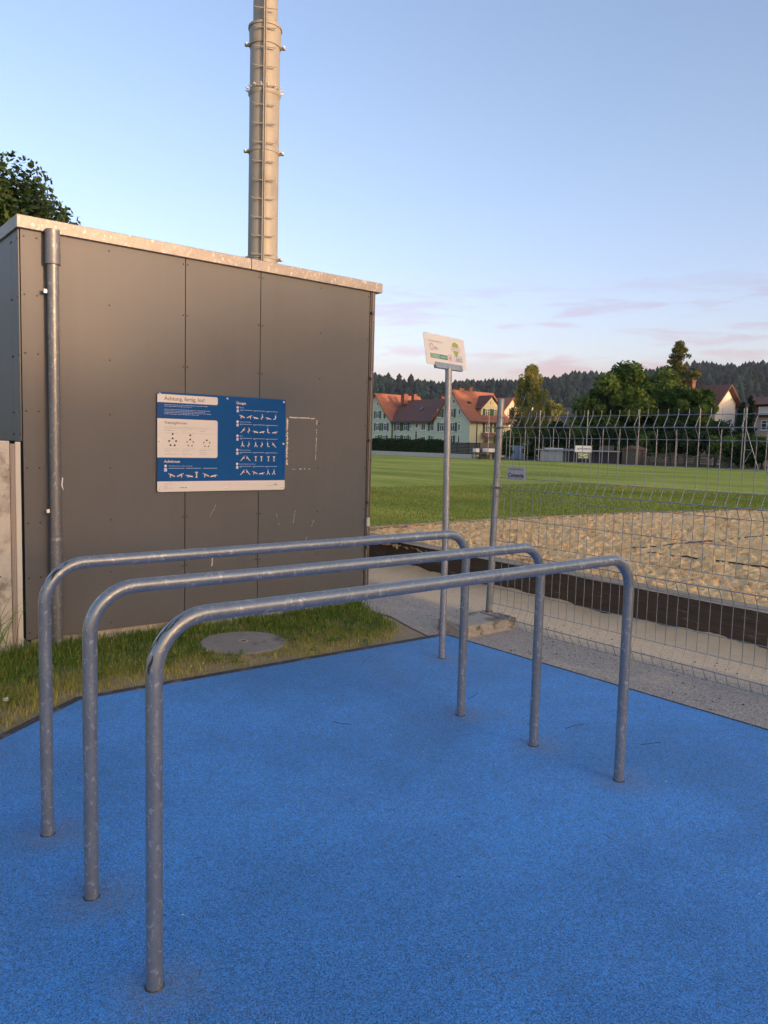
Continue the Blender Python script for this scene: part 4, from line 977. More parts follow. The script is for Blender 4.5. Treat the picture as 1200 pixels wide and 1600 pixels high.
def house(name, label, x0, x1, y0, y1, ze, za, ridge, wallm, roofm, wins=(), chim=(), oh=.5):
    e = empty(name, (x0, y0, 0), label, 'house'); xm, ym = (x0 + x1) / 2, (y0 + y1) / 2
    if ridge == 'x':
        MB().prism([(x0, y0, 0), (x0, y1, 0), (x0, y1, ze), (x0, ym, za - .1), (x0, y0, ze)], (0, 0, 0), (x1 - x0, 0, 0)).build('wall', wallm, e)
        sl = (za - ze) / ((y1 - y0) / 2)
        for s in (-1, 1):
            yo = ym + s * ((y1 - y0) / 2 + oh); q = [(x0 - oh, ym, za), (x1 + oh, ym, za), (x1 + oh, yo, ze - oh * sl), (x0 - oh, yo, ze - oh * sl)]
            MB().prism(q, (0, 0, 0), (0, 0, .2)).build('roof', roofm, e)
    elif ridge == 'y':
        MB().prism([(x0, y0, 0), (x1, y0, 0), (x1, y0, ze), (xm, y0, za - .1), (x0, y0, ze)], (0, 0, 0), (0, y1 - y0, 0)).build('wall', wallm, e)
        sl = (za - ze) / ((x1 - x0) / 2)
        for s in (-1, 1):
            xo = xm + s * ((x1 - x0) / 2 + oh); q = [(xm, y0 - oh, za), (xm, y1 + oh, za), (xo, y1 + oh, ze - oh * sl), (xo, y0 - oh, ze - oh * sl)]
            MB().prism(q, (0, 0, 0), (0, 0, .2)).build('roof', roofm, e)
    else:  # hip
        MB().box((xm, ym, ze / 2), (x1 - x0, y1 - y0, ze)).build('wall', wallm, e)
        a = (y1 - y0) * .30; b = (x1 - x0) / 2
        MB().add([(x0 - oh, y0 - oh, ze), (x1 + oh, y0 - oh, ze), (x1 + oh, y1 + oh, ze), (x0 - oh, y1 + oh, ze), (xm, y0 + b * .8, za), (xm, y1 - b * .8, za)], [(0, 1, 4), (1, 2, 5, 4), (2, 3, 5), (3, 0, 4, 5), (3, 2, 1, 0)]).build('roof', roofm, e)
    for wn in wins: window(e, *wn)
    for (x, y, z, s, h, m) in chim: MB().box((x, y, z), (s, s, h)).box((x, y, z + h / 2 + .05), (s + .2, s + .2, .12)).build('chimney', m, e)
    shift_children(e, (x0, y0, 0)); return e
house('narrow_house', 'tall peach house glowing in the sun right of the green gable', 111.2, 116.4, 102.4, 112, 8.3, 11.0, 'y', 'wall_peach', 'roof_red', [('y', 102.4, 113.2, 8.7, .6, .9, ''), ('y', 102.4, 114.6, 6.0, 1.0, 1.4, 'a')])
house('dark_roof_house', 'low house with wide dark roof and white chimney behind the birch', 118.5, 129.5, 87.5, 104, 6.3, 9.4, 'y', 'wall_white', 'roof_old', [], [(121.5, 97.3, 8.9, .9, 2.2, 'wall_white'), (124.0, 92.0, 9.6, .6, .8, 'brick_far'), (122, 104.5, 8.9, .7, 1.6, 'wall_peach')])
house('white_gable_house', 'small white gabled roof poking over the dark roofs behind the birch', 127, 134, 100, 106, 7.9, 9.6, 'x', 'wall_white', 'roof_red')
house('brown_roof_house', 'dark roofed house partly hidden behind fence and trees right of the birch', 104, 112, 78.5, 88, 4.6, 7.2, 'y', 'wall_white', 'roof_old', [('x', 104, 82.0, 3.4, 1, 1.1, ''), ('x', 104, 86, 3.4, 1, 1.1, '')])
house('white_house', 'cream white gable house behind the tree, steep roof edge showing', 93.3, 98.3, 50.0, 60, 7.9, 10.0, 'y', 'wall_white', 'roof_brown', [('y', 50.0, 97.2, 5.2, .9, 1.4, ''), ('y', 50.0, 94.6, 5.2, .9, 1.4, ''), ('y', 50.0, 97.2, 2.6, .9, 1.3, '')], [(94.6, 54.2, 10.1, .75, 1.3, 'brick_far')], .7)
g = house('pink_house', 'dusky pink house with brown roof at the right photo edge', 93.5, 104, 33.0, 45.9, 6.0, 6.02, 'hip', 'wall_pink', 'gutter', [('x', 93.5, 43.6, 4.95, 1.3, 1.2, ''), ('x', 93.5, 43.6, 2.75, 1.3, 1.2, ''), ('x', 93.5, 40.4, 4.95, 1.3, 1.2, ''), ('x', 93.5, 40.4, 2.75, 1.3, 1.2, '')], [])
o = MB().box((99, 39.6, 6.8), (9.4, 11.6, 1.35)).build('attic_wall', 'roof_brown', g); o.location = (-93.5, -33, 0)
o = MB().add([(93.6, 33, 7.45), (104.4, 33, 7.45), (104.4, 46.2, 7.45), (93.6, 46.2, 7.45), (99, 37.5, 9.3), (99, 43.6, 9.3)], [(0, 1, 4), (1, 2, 5, 4), (2, 3, 5), (3, 0, 4, 5), (3, 2, 1, 0)]).build('roof', 'roof_brown', g); o.location = (-93.5, -33, 0)
for y in (44.35, 42.95): o = wbox(MB(), 'x', 94.3, y, 6.72, 1.15, .95, 0, .05).build('roller_blind', 'window_white', g); o.location = (-93.5, -33, 0)
house('grey_roof_house', 'dark brown roof behind the tall thuja at the right', 101, 110, 46.6, 47.6 + 3, 6.4, 9.0, 'y', 'wall_pink', 'roof_brown', [], [(103.2, 47.6, 8.6, .7, 1.3, 'brick_far')])

# ------------------------------------------------------------------ far field edge: low wall, hedge, fences, sheds, posts
lw = empty('boundary_wall', (68.2, 67.5, 0), 'low pale concrete wall of panels along the far field edge', 'wall')
pm = MB().box((0, 0, .26), (.18, 1.22, .56)).mesh('panel', 'concrete_far')
for i in range(27): link('panel', pm, lw, (0, .65 + i * 1.25, 0))
df = empty('board_fence', (68.3, 66.6, 0), 'dark grey board fence beside the hedge on the low wall', 'fence')
bm_ = MB().box((0, 0, 0), (.04, 5.9, .165)).mesh('board', 'wood_dark')
for i in range(8): link('board', bm_, df, (.12, 3.0, .62 + i * .18))
pmesh = MB().box((0, 0, 1.0), (.10, .10, 2.08)).mesh('post', 'wood_dark')
for y in (.0, 1.95, 3.95, 6.0): link('post', pmesh, df, (.2, y, 0))
bb = MB().box((0, 0, 1.05), (.04, .30, 1.95)).mesh('board', 'wood_old')
for i in range(10): link('board', bb, df, (.25 + i * .31, -.15, 0)).rotation_euler[2] = R(90)

def leafcloud(n, centers, radii, size, seed, tints, flat=.0, quad=True, sq=1.0, weights=None):
    r = np.random.default_rng(seed); C = np.asarray(centers, float); Rd = np.asarray(radii, float)
    k = r.choice(len(C), n, p=weights); d = r.normal(0, 1, (n, 3)); d /= np.linalg.norm(d, axis=1)[:, None]
    rad = r.uniform(0, 1, n) ** .45
    P = C[k] + d * Rd[k] * rad[:, None]
    nm = d * .7 + r.normal(0, .6, (n, 3)); nm[:, 2] += flat; nm /= np.linalg.norm(nm, axis=1)[:, None]
    t = np.cross(nm, r.normal(0, 1, (n, 3))); t /= np.linalg.norm(t, axis=1)[:, None] + 1e-9; b = np.cross(nm, t)
    s = size * r.uniform(.55, 1.25, n)[:, None]
    V = np.stack([P - t * s, P - b * s * .5 * sq + t * s * .1, P + t * s, P + b * s * .5 * sq + t * s * .1], 1).reshape(-1, 3)
    idx = np.arange(n * 4)
    ti = np.asarray(tints)[r.integers(0, len(tints), len(C))][k] * r.uniform(.7, 1.3, (n, 1))
    return V, idx, ti
def crown_blobs(rx, ry, rz, zc, n, seed, br=(.22, .38), top=0.0, shell=.65):
    r = random.Random(seed); C = []; Q = []
    for i in range(n):
        while True:
            d = Vector((r.gauss(0, 1), r.gauss(0, 1), r.gauss(0, 1))).normalized()
            if d.z > -.75: break
        q = r.uniform(shell, 1.0) if i > n * .25 else r.uniform(.1, .6)
        taper = 1 - top * max(d.z * q, 0)
        C.append((d.x * rx * q * taper, d.y * ry * q * taper, zc + d.z * rz * q)); s = r.uniform(*br) * min(rx, rz); Q.append((s, s, s * .8))
    return C, Q
TREES = {}
def tree_things(name, label, loc, m, V, idx, ti, trunk_h, trunk_r, blobs, bark='bark', group=None, seed=1, nl=7):
    e = empty(name, loc, label, 'tree', group)
    link('crown', fast_mesh('crown', V, 4, idx, m, ti), e)
    r = random.Random(seed); mb = MB()
    mb.tube([(0, 0, -.05), (r.uniform(-.1, .1), r.uniform(-.1, .1), trunk_h * .5), (0, 0, trunk_h)], [trunk_r, trunk_r * .8, trunk_r * .5], 9)
    for i in range(min(nl, len(blobs))):
        b = Vector(blobs[-1 - i]); s = Vector((0, 0, trunk_h * r.uniform(.55, .98))); mid = s.lerp(b, .5) + Vector((0, 0, .1 * trunk_h * .3))
        mb.tube([s, mid, b], [trunk_r * .42, trunk_r * .25, trunk_r * .08], 6)
    mb.build('trunk', bark, e, smooth=True); return e
def broad_tree(name, label, x, y, top, rx, zlow, seed, n=9000, leaf=.30, m='foliage_broad', tints=((1, 1, 1), (1.5, 1.35, 1.1), (.6, .72, .6), (.85, .9, .8)), nb=44, topt=.25, group=None, loc_z=0.0, trunk=None, br=(.22, .38)):
    rz = (top - zlow) / 2; C, Q = crown_blobs(rx, rx, rz * .92, zlow + rz, nb, seed, br, topt)
    V, idx, ti = leafcloud(n, C, Q, leaf, seed, tints, .3)
    return tree_things(name, label, (x, y, loc_z), m, V, idx, ti, trunk or zlow + rz * .8, max(.12, rx * .055), C, group=group, seed=seed)

# near tree behind the shed, left
C, Q = crown_blobs(4.9, 4.9, 3.4, 5.2, 80, 11, (.20, .34), .2)
V, idx, ti = leafcloud(105000, C, Q, .075, 11, ((1, 1, 1), (1.35, 1.3, 1.0), (.6, .7, .7), (.8, .85, .8)), .4, sq=1.25)
tree_things('maple_tree', 'dense dark green broadleaf tree behind the left end of the shed', (2.35, 22.2, 0), 'foliage_maple', V, idx, ti, 6.0, .26, C, seed=4)

# birch: hanging plumes
def birch():
    r = random.Random(5); C = []; Q = []
    for i in range(130):
        a = r.uniform(0, 6.28); z = r.uniform(0, 1); rad = 3.0 * math.sin(math.pi * min(1, .30 + z * .66)) ** .6 * r.uniform(.2, 1)
        if z > .88: rad *= .7
        C.append((rad * math.cos(a), rad * math.sin(a), 2.6 + 10.2 * z)); s = r.uniform(.45, .9); Q.append((s * .7, s * .62, s * 1.5))
    V, idx, ti = leafcloud(24000, C, Q, .17, 6, ((1, 1, 1), (1.3, 1.15, 1.0), (.65, .75, .6), (.8, .85, .75)), .0)
    tree_things('birch_tree', 'slender yellowish birch with drooping crown beyond the fence', (86.5, 74.1, 0), 'foliage_birch', V, idx, ti, 11.5, .2, C, 'bark_birch', seed=3, nl=12)
birch()
# larch-like conifer, ragged top with open branches
def conifer(x, y, top, label):
    r = random.Random(9); C = []; Q = []; B = []
    for z in list(np.arange(2.5, top * .70, .42)) + list(np.arange(top * .70, top, .72)):
        q = (top - z) / top; L = 1.0 + 5.2 * q ** .8 * r.uniform(.65, 1.15)
        for k in range(5):
            a = r.uniform(0, 6.28); Lk = L * r.uniform(.55, 1.1) if z < top * .7 else r.uniform(.5, 1) * (2.6 * (top - z) / (top * .3) + .35)
            B.append((z, a, Lk))
            for t in np.linspace(.25, 1, max(2, int(Lk / .75))):
                C.append((math.cos(a) * Lk * t, math.sin(a) * Lk * t, z - .22 * Lk * t + .30 * t * t)); s = .34 + .34 * (1 - t) + .16 * q; Q.append((s * 1.3, s * 1.3, s * 1.1))
    V, idx, ti = leafcloud(30000, C, Q, .17, 9, ((1, 1, 1), (1.2, 1.1, .95), (.55, .62, .5), (.8, .8, .7)), 0.0)
    e = tree_things('conifer_tree', label, (x, y, 0), 'foliage_conifer', V, idx, ti, top - .2, .28, C, seed=2, nl=0)
    mb = MB()
    for (z, a, L) in B: mb.tube([(0, 0, z), (math.cos(a) * L * .6, math.sin(a) * L * .6, z - .11 * L), (math.cos(a) * L, math.sin(a) * L, z - .22 * L + .3)], [.05, .035, .012], 4)
    mb.build('limbs', 'bark', e)
conifer(94.49, 56.12, 15.9, 'tallest dark conifer with a ragged open top beyond the fence')
T = lambda *a, **k: broad_tree(*a, **k)
T('broadleaf_tree', 'large dark broadleaf tree left of the conifer with pointed leafy top', 85.64, 58.4, 12.6, 5.4, .8, 21, n=20000)
T('broadleaf_tree', 'broadleaf tree filling the gap directly left of the conifer', 90.3, 57.6, 12.4, 4.8, .8, 22, n=18000)
T('broadleaf_tree', 'lower dark broadleaf tree at the left end of the big tree mass', 83.6, 60.1, 9.8, 3.2, .8, 23, n=9000)
T('broadleaf_tree', 'dark broadleaf tree in front of the white gable house', 86.8, 48.6, 9.5, 2.6, .8, 24, n=9000, topt=.3)
T('broadleaf_tree', 'dark leafy tree just right of the conifer trunk', 88.6, 52.0, 9.7, 3.6, .8, 25, n=14000)
T('broadleaf_tree', 'pale tipped young tree over the dark roofs right of the birch', 100.5, 82.3, 8.3, 2.2, 2.0, 26, n=3500, m='foliage_birch')
T('broadleaf_tree', 'olive bush crown showing above the roofs beside the birch', 109, 88, 10.2, 2.8, 3, 27, n=3500, m='foliage_birch')
shr = [(78.4, 70.38, 4.7, 2.0), (76.9, 64.3, 4.1, 1.9), (77.9, 61.6, 4.1, 2.0), (79.6, 59.9, 4.6, 2.1), (78.9, 56.3, 4.9, 2.1), (80.3, 53.6, 4.6, 2.0), (80.6, 50.9, 4.4, 1.9), (80.5, 48.2, 4.9, 2.0), (80.9, 45.4, 4.5, 1.9), (80.6, 42.2, 3.8, 1.7), (78.9, 39.3, 2.9, 1.5), (78.9, 37.0, 2.6, 1.5), (79.0, 34.8, 3.0, 1.6), (83.5, 66.2, 5.2, 2.2), (84, 44.6, 5.0, 2.0), (84.3, 41.0, 4.2, 1.9), (71.6, 65.0, 1.7, .9)]
SL = ['tall dark shrub behind the blue grey container', 'dark shrub behind the left end of the flat roofed shed', 'dark green shrub behind the flat roofed shed, second from its left end', 'rounded dark shrub above the middle of the flat roofed shed', 'dark shrub behind the white banner', 'dark shrub over the right end of the flat roofed shed', 'dense shrub behind the old wooden fence, left end', 'taller shrub behind the left half of the old wooden fence', 'dark shrub behind the middle of the old wooden fence', 'dark shrub behind the right end of the old wooden fence', 'low leafy bush by the braced fence post', 'low leafy bush in front of the pink house', 'bush at the right photo edge below the pink house', 'dark shrub between the birch and the shed roof', 'dark shrub in front of the white gable house', 'dark shrub at the foot of the thuja', 'small round bush beside the trailer']
for i, (x, y, h, r_) in enumerate(shr):
    e = T('shrub', SL[i], x, y, h, r_, .1, 40 + i, n=4200 if h > 3 else 2200, leaf=.20, m='foliage_hedge' if i % 3 else 'foliage_broad', nb=22, trunk=h * .5, br=(.3, .5), group='dark shrubs along the far field edge', tints=((1, 1, 1), (1.5, 1.4, 1.1), (.6, .7, .6)))
    e['category'] = 'shrub'
for i, (x, y, h, lb) in enumerate([(86.5, 43.25, 7.2, 'left and shorter of the two dark thuja columns'), (87.0, 42.4, 7.9, 'right and taller of the two dark thuja columns')]):
    C = [(random.uniform(-.2, .2), random.uniform(-.2, .2), z) for z in np.linspace(.5, h - .4, 16)]; Q = [(.62 * (1 - (z[2] / h) ** 3) + .12,) * 2 + (.5,) for z in C]
    V, idx, ti = leafcloud(3000, C, Q, .16, 60 + i, ((.9, 1, .9), (.6, .7, .6)), 0); tree_things('thuja', lb, (x, y, 0), 'foliage_hedge', V, idx, ti, h * .9, .08, C, seed=1, nl=0, group='thuja columns')
# clipped hedge on the low wall
def hedge():
    n = 16000; r = np.random.default_rng(3); y = r.uniform(73.0, 100, n); f = r.uniform(0, 1, n); x = np.where(f < .65, 68.5, r.uniform(68.5, 69.8, n)) + r.normal(0, .06, n)
    z = np.where(f < .65, r.uniform(.45, 2.1, n), 2.1) + .10 * np.sin(y * 2.1) + .07 * np.sin(y * 5.3) + r.normal(0, .07, n)
    nm = np.stack([np.where(f < .65, -1., 0), r.normal(0, .3, n), np.where(f < .65, .2, 1.)], -1) + r.normal(0, .5, (n, 3)); nm /= np.linalg.norm(nm, axis=1)[:, None]
    t = np.cross(nm, r.normal(0, 1, (n, 3))); t /= np.linalg.norm(t, axis=1)[:, None]; b = np.cross(nm, t); s = .14 * r.uniform(.6, 1.3, n)[:, None]
    P = np.stack([x, y, z], -1); V = np.stack([P - t * s, P - b * s * .5, P + t * s, P + b * s * .5], 1).reshape(-1, 3)
    e = empty('hedge', (69, 86, 0), 'long dark green clipped hedge behind the low concrete wall', 'hedge')
    o = link('foliage', fast_mesh('foliage', V, 4, np.arange(n * 4), 'foliage_hedge', r.uniform(.6, 1.4, (n, 1)) * np.array([[1., 1., 1.]])), e); o.location = (-69, -86, 0)
    o = MB().box((69.2, 86.5, 1.2), (1.2, 27, 1.5)).build('branch_core', 'bark', e); o.location = (-69, -86, 0)
hedge()
# trailer with white boxes
tr = empty('flat_trailer', (68.4, 66.0, 0), 'small flat trailer carrying white boxes at the far field edge', 'trailer', rz=R(-38))
MB().box((0, 0, .72), (2.3, 1.2, .16)).build('bed', 'wood_old', tr)
for x in (-1.0, 1.05):
    for y in (-.5, .5): MB().box((x, y, .33), (.07, .07, .66)).build('leg', 'galvanised_pole', tr)
for x in (-.2, .5): MB().tube([(x, -.62, .3), (x, -.5, .3)], .28, 14).build('wheel', 'mast_dark', tr)
tag(MB().box((.45, 0, .30), (1.5, .7, .46)).build('white_crate', 'white_tank', loc=(68.6, 65.6, .80), bevel=.05), 'long white box lying on the flat trailer', 'box')
tag(MB().box((0, 0, .25), (.6, .6, .46)).build('white_crate', 'white_tank', loc=(67.75, 66.45, .80), bevel=.05), 'small square grey white box on the left of the trailer', 'box')
# flat roofed shed and container
fs = empty('flat_roof_shed', (75.2, 52, 0), 'long low shed with flat grey metal roof at the field edge', 'shed')
def FS(mb, name, m): o = mb.build(name, m); o.parent = fs; o.location = (-75.2, -52, 0)
FS(MB().box((77.0, 60.6, .6), (4.4, 3.4, 1.3)), 'wall', 'concrete_far'); FS(MB().box((77.2, 55.3, .6), (4.2, 6.9, 1.3)), 'wall', 'shed_dark')
FS(MB().box((77.0, 57.2, 1.36), (5.0, 11.2, .14)), 'roof', 'metal_roof'); FS(MB().box((77.4, 61.4, 1.52), (2.6, 2.8, .14)), 'roof_sheet', 'white_tank')
for y in (52.6, 54.6, 56.6, 58.7): FS(MB().box((75.05, y, .6), (.08, .14, 1.3)), 'pillar', 'wood_old')
tag(MB().box((0, 0, .9), (2.4, 3.4, 1.75)).box((-1.22, -.6, .9), (.05, .1, 1.6)).box((-1.22, .6, .9), (.05, .1, 1.6)).build('container', 'box_blue', loc=(77.6, 68.0, 0)), 'blue grey container left of the flat roofed shed', 'container')
fb = tag(MB().box((0, 0, .98), (.12, 1.9, 2.05)).build('wall_panel', 'wood_old', loc=(75.6, 53.3, 0)), 'plain brown wall panel right of the banner', 'wall')
# banners
ba = empty('banner_stand', (73.2, 54.7, 0), 'white banner with dark lettering above a green poster', 'banner', rz=R(-39))
MB().box((0, 0, 1.56), (1.92, .03, .74)).build('banner_cloth', 'banner', ba)
MB().box((.02, 0, .80), (1.25, .03, .68)).build('poster', 'green_poster', ba)
for x in (-.75, .75): MB().box((x, .04, .95), (.06, .05, 1.95)).build('leg', 'galvanised_pole', ba)
vs, fs_ = text_mesh('sportpunkt.ch', .26, 'print_dark', .006); k = 1.5 / max(p[0] for p in vs)
MB().add([(-.72 + x * k, -.02, 1.50 + y * 1.1) for x, y, z in vs], fs_).build('lettering', 'print_dark', ba)
mb = MB()
for (x, z, w_, h_) in [(-.3, .98, .5, .1), (.25, .92, .45, .12), (-.1, .80, .5, .09), (.3, .62, .4, .14), (-.35, .6, .3, .08)]: mb.add([(x - w_ / 2, -.018, z - h_ / 2), (x + w_ / 2, -.018, z - h_ / 2), (x + w_ / 2, -.018, z + h_ / 2), (x - w_ / 2, -.018, z + h_ / 2)], [(0, 1, 2, 3)])
mb.build('poster_print', 'print_white', ba)
# old wooden fence with horizontal slats
wf = empty('slat_fence', (77, 44, 0), 'old weathered fence of horizontal slats at the far field edge', 'fence')
A, B_ = Vector((75.6, 48.6, 0)), Vector((78.6, 40.2, 0)); n = 6
sl_m = None; seg = (B_ - A) / n; ang = math.atan2(seg.y, seg.x); slat = MB().box((0, 0, 0), (seg.length - .12, .03, .10)).mesh('slat', 'wood_old'); pst = MB().box((0, 0, .72), (.14, .14, 1.5)).mesh('post', 'wood_dark')
for i in range(n + 1):
    link('post', pst, wf, A + seg * i - Vector((77, 44, 0)))
    if i < n:
        for j in range(8):
            if random.random() < .06: continue
            o = link('slat', slat, wf, A + seg * (i + .5) + Vector((0, 0, .12 + j * .16 + random.uniform(-.015, .015))) - Vector((77, 44, 0))); o.rotation_euler = (0, R(random.uniform(-.8, .8)), ang)
hut = empty('garden_hut', (76.5, 50.2, 0), 'small brown garden hut left of the slat fence', 'hut')
MB().box((0, 0, .8), (1.8, 2.0, 1.7)).build('wall', 'wood_old', hut); MB().prism([(-1.1, -1.2, 1.62), (-1.1, 1.2, 1.62), (-1.1, 0, 2.05)], (0, 0, 0), (2.2, 0, 0)).build('roof', 'roof_brown', hut)
# tall posts of the ball stop fence
POSTS = [(68.85, 65.19, 1), (70.36, 63.04, 0), (71.38, 61.6, 0), (72.06, 60.0, 1), (72.7, 58.41, 0), (73.4, 56.63, 0), (74.06, 54.69, 1), (74.63, 52.91, 0), (74.94, 50.92, 0), (75.17, 48.71, 1), (75.61, 46.71, 0), (76.08, 44.72, 0), (76.47, 42.39, 1), (76.6, 40.03, 0), (76.73, 37.63, 1), (76.82, 35.51, 0)]
pt = MB().tube([(0, 0, -.1), (0, 0, 6.02)], .045, 8).mesh('fence_post', 'galvanised_pole', True); ps = MB().tube([(0, 0, -.1), (0, 0, 3.9)], .04, 8).mesh('fence_post', 'galvanised_pole', True)
for i, (x, y, t) in enumerate(POSTS):
    if i == 14:
        e = empty('fence_post', (x - .35, y, 0), 'tall far post with diagonal brace near the right photo edge', 'post', 'tall far posts of the ball stop fence')
        link('pole', pt, e); link('pole', pt, e, (.0, .28, 0)); d = Vector((.1, -1.45, 0))
        MB().tube([(0, 0, 4.05), tuple(d * 1.0)], .04, 6).tube([(0, 0, 1.9), tuple(d * .53 + Vector((0, 0, 1.9)))], .025, 6).tube([(0, 0, .5), tuple(d * .53 + Vector((0, 0, 1.9)))], .025, 6).build('brace', 'galvanised_pole', e)
    else:
        o = link('fence_post', pt if t else ps, None, (x - .35, y, 0))
        tag(o, 'tall thin grey post standing at the far field edge' if t else 'shorter thin grey post standing at the far field edge', 'post', 'tall far posts of the ball stop fence' if t else 'short far posts of the ball stop fence')

# ------------------------------------------------------------------ wooded hills
def hill_h(b, d):
    """terrain height at bearing b (degrees from +X) and distance d; ridge line from the photograph"""
    ridge = np.interp(b, [-30, 5, 20, 26, 29, 33, 37, 40, 43, 46, 50, 56, 70, 110, 160], [60, 81, 84, 88, 86, 78, 74, 71, 62, 53, 52, 48, 40, 32, 26])
    dr_ = np.interp(b, [-30, 40, 46, 52, 160], [1000, 1000, 900, 760, 700])
    t = np.clip((d - 420) / (dr_ - 420), 0, 1); up = t * t * (3 - 2 * t); dn = np.clip((d - dr_) / 500, 0, 1)
    return ridge * up * (1 - .35 * dn) + 3 * np.sin(b * .9 + d * .013) * up
bs = np.arange(-30, 160.1, 1.0); ds = np.concatenate([np.arange(400, 1100, 25), [1200, 1400, 1700]])
BB, DD = np.meshgrid(bs, ds, indexing='ij'); HH = hill_h(BB, DD)
V = np.stack([DD * np.cos(np.radians(BB)), DD * np.sin(np.radians(BB)), HH - .5], -1).reshape(-1, 3); nb_, nd_ = BB.shape; I = np.arange(nb_ * nd_).reshape(nb_, nd_)
me = fast_mesh('hills', V, 4, np.stack([I[:-1, :-1], I[:-1, 1:], I[1:, 1:], I[1:, :-1]], -1).reshape(-1), 'hill'); tag(link('hills', me), kind='structure')
def cone_tree(r, h, rad, tiers=5, n=7):
    V = []; Fc = []
    for t in range(tiers):
        z0 = h * (.08 + .86 * t / tiers); z1 = z0 + h * .34 if t < tiers - 1 else h; r0 = rad * (1 - t / tiers) ** .85 + .1; b = len(V)
        a0 = r.uniform(0, 6)
        for k in range(n): q = a0 + 6.283 * k / n; rr = r0 * r.uniform(.75, 1.2); V.append((rr * math.cos(q), rr * math.sin(q), z0 + r.uniform(-.03, .03) * h))
        V.append((0, 0, min(z1, h)))
        Fc += [(b + k, b + (k + 1) % n, b + n) for k in range(n)]
    return np.array(V), np.array(Fc)
def round_tree(r, h, rad, n=90):
    rg = np.random.default_rng(r.randrange(9999)); d = rg.normal(0, 1, (n, 3)); d /= np.linalg.norm(d, axis=1)[:, None]; d[:, 2] = np.abs(d[:, 2]) * 1.1 - .25
    P = d * [rad, rad, h * .45] * rg.uniform(.65, 1, (n, 1)) + [0, 0, h * .52]; nm = d + rg.normal(0, .5, (n, 3)); t = np.cross(nm, rg.normal(0, 1, (n, 3))); t /= np.linalg.norm(t, axis=1)[:, None]; b = np.cross(nm, t); b /= np.linalg.norm(b, axis=1)[:, None]; s = rad * .34
    V = np.stack([P - t * s - b * s * .6, P + t * s - b * s * .6, P + b * s], 1).reshape(-1, 3); return V, np.arange(n * 3).reshape(-1, 3)
rr = random.Random(5); CON = [cone_tree(rr, 1, .13 + .03 * i) for i in range(5)]; RND = [round_tree(rr, 1, .36) for _ in range(4)]
def forest():
    Vs, Fs, Ts = [], [], []; base = 0; r = random.Random(8)
    for _ in range(17000):
        b = r.uniform(8, 62); d = 425 + r.random() ** 1.0 * 620; ridge_d = float(np.interp(b, [-30, 40, 46, 52, 160], [1000, 1000, 900, 760, 700]))
        if d > ridge_d + 20: d = ridge_d + r.uniform(-60, 10)
        z = float(hill_h(b, d)); far = d / 900
        dec = r.random() < (.62 if (b < 33 and d < 760) else .16)
        if dec: V0, F0 = RND[r.randrange(4)]; h = r.uniform(8, 13); sx = h * r.uniform(.8, 1.15)
        else: V0, F0 = CON[r.randrange(5)]; h = r.choice([9, 11, 12, 14, 18]) * r.uniform(.85, 1.15); sx = h * r.uniform(.8, 1.2)
        a = r.uniform(0, 6.28); ca, sa = math.cos(a), math.sin(a)
        V = np.stack([(V0[:, 0] * ca - V0[:, 1] * sa) * sx, (V0[:, 0] * sa + V0[:, 1] * ca) * sx, V0[:, 2] * h - 1], -1) + [d * math.cos(R(b)), d * math.sin(R(b)), z]
        Vs.append(V); Fs.append(F0 + base); base += len(V)
        t = np.array([1.5, 1.65, .95]) * r.uniform(.7, 1.5) if dec else np.array([.85, 1.0, 1.0]) * r.uniform(.55, 1.25); Ts.append(np.repeat(t[None], len(F0), 0))
    V = np.concatenate(Vs); Fc = np.concatenate(Fs); me = fast_mesh('forest', V, 3, Fc.ravel(), 'foliage_forest', np.concatenate(Ts))
    tag(link('forest', me), 'dark mixed forest covering the hills behind the houses', 'forest', kind='stuff')
forest()
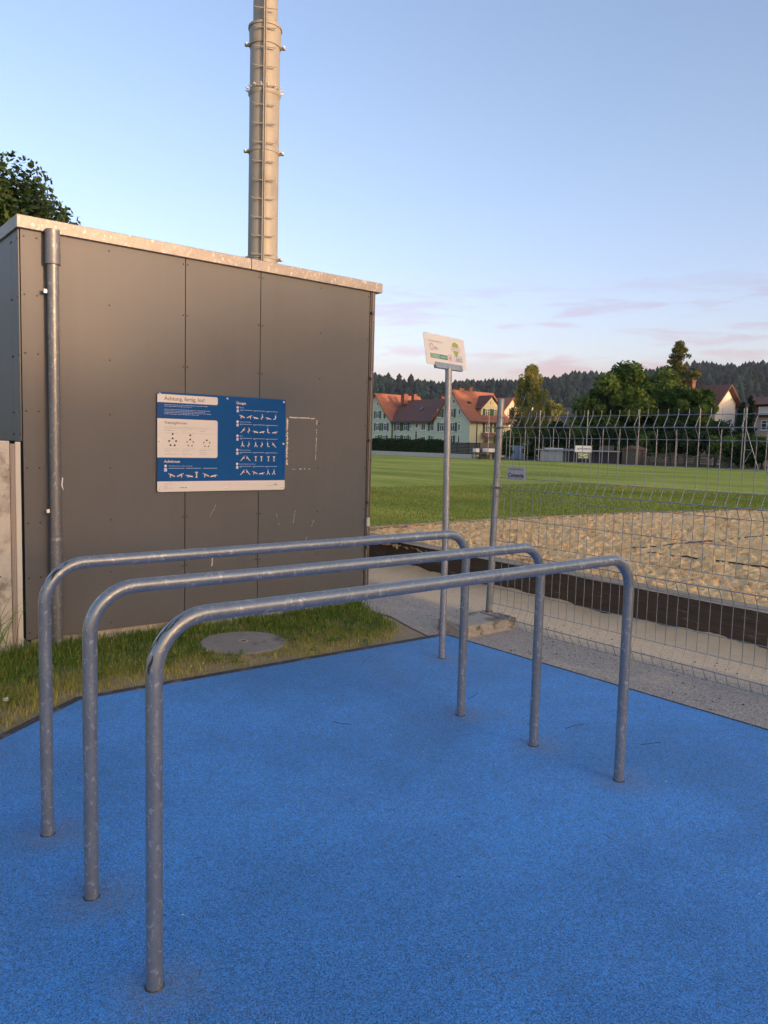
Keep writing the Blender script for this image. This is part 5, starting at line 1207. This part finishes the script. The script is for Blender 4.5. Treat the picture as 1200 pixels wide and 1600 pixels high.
# single spruces standing out on the skyline
r = random.Random(21); spm = []
for i in range(4):
    V0, F0 = cone_tree(r, 1, .16, 7, 8); spm.append(fast_mesh('crown', V0, 3, F0.ravel(), 'foliage_forest', np.full((len(F0), 3), .8)))
trm = MB().tube([(0, 0, -.05), (0, 0, .3)], .018, 6).mesh('trunk', 'bark')
for i in range(17):
    b = 52.4 - i * .42 + r.uniform(-.12, .12); d = 745 + r.uniform(-15, 25); h = r.choice([13, 16, 19, 23]) * r.uniform(.9, 1.1)
    e = empty('spruce_tree', (d * math.cos(R(b)), d * math.sin(R(b)), float(hill_h(b, d)) - .5), 'dark spruce sticking out of the hill skyline above the green house row', 'tree', 'spruces on the skyline')
    e.scale = (h, h, h); link('crown', spm[i % 4], e); link('trunk', trm, e)
# ------------------------------------------------------------------ unseen tree belt behind the viewpoint, added and shaped to block the low sun
def belt():
    r = random.Random(31); C = []; Q = []
    for x in np.arange(-45, 190, 2.1):
        top = float(np.interp(x, [-45, -5, 8, 11, 13, 17, 28, 60, 107, 124, 190], [8.0, 7.5, 7.0, 6.75, 7.0, 7.7, 12.5, 17, 17, 13.8, 13.8]))
        for k in range(int(top / .42)):
            z = .3 + (top - .6) * (k + r.random()) / (top / .42); s = r.uniform(.9, 1.7) * (1.15 - .5 * z / top); C.append((x + r.uniform(-1.4, 1.4), -60 + r.uniform(-2.5, 2.5), z)); Q.append((s, s, s * .8))
    V, idx, ti = leafcloud(150000, C, Q, .70, 32, ((1, 1, 1), (.7, .8, .7)), 0); tag(link('shade_tree_belt', fast_mesh('shade_tree_belt', V, 4, idx, 'foliage_broad', ti)), 'unseen belt of trees added to block the low sun', 'trees', kind='stuff')
belt()

hz = bpy.data.materials.new('haze'); hz.use_nodes = True; h = NT(hz.node_tree); h.n.clear()
pv = h.new('ShaderNodeVolumePrincipled', None, Color=(.78, .86, 1.0), Density=.00010, Anisotropy=.2); ho = h.new('ShaderNodeOutputMaterial'); h.l.new(pv.outputs[0], ho.inputs['Volume']); MAT['haze'] = hz
tag(MB().box((300, 300, 69), (2800, 2800, 142)).build('haze', 'haze'), 'thin evening haze in the air', 'haze', kind='stuff')
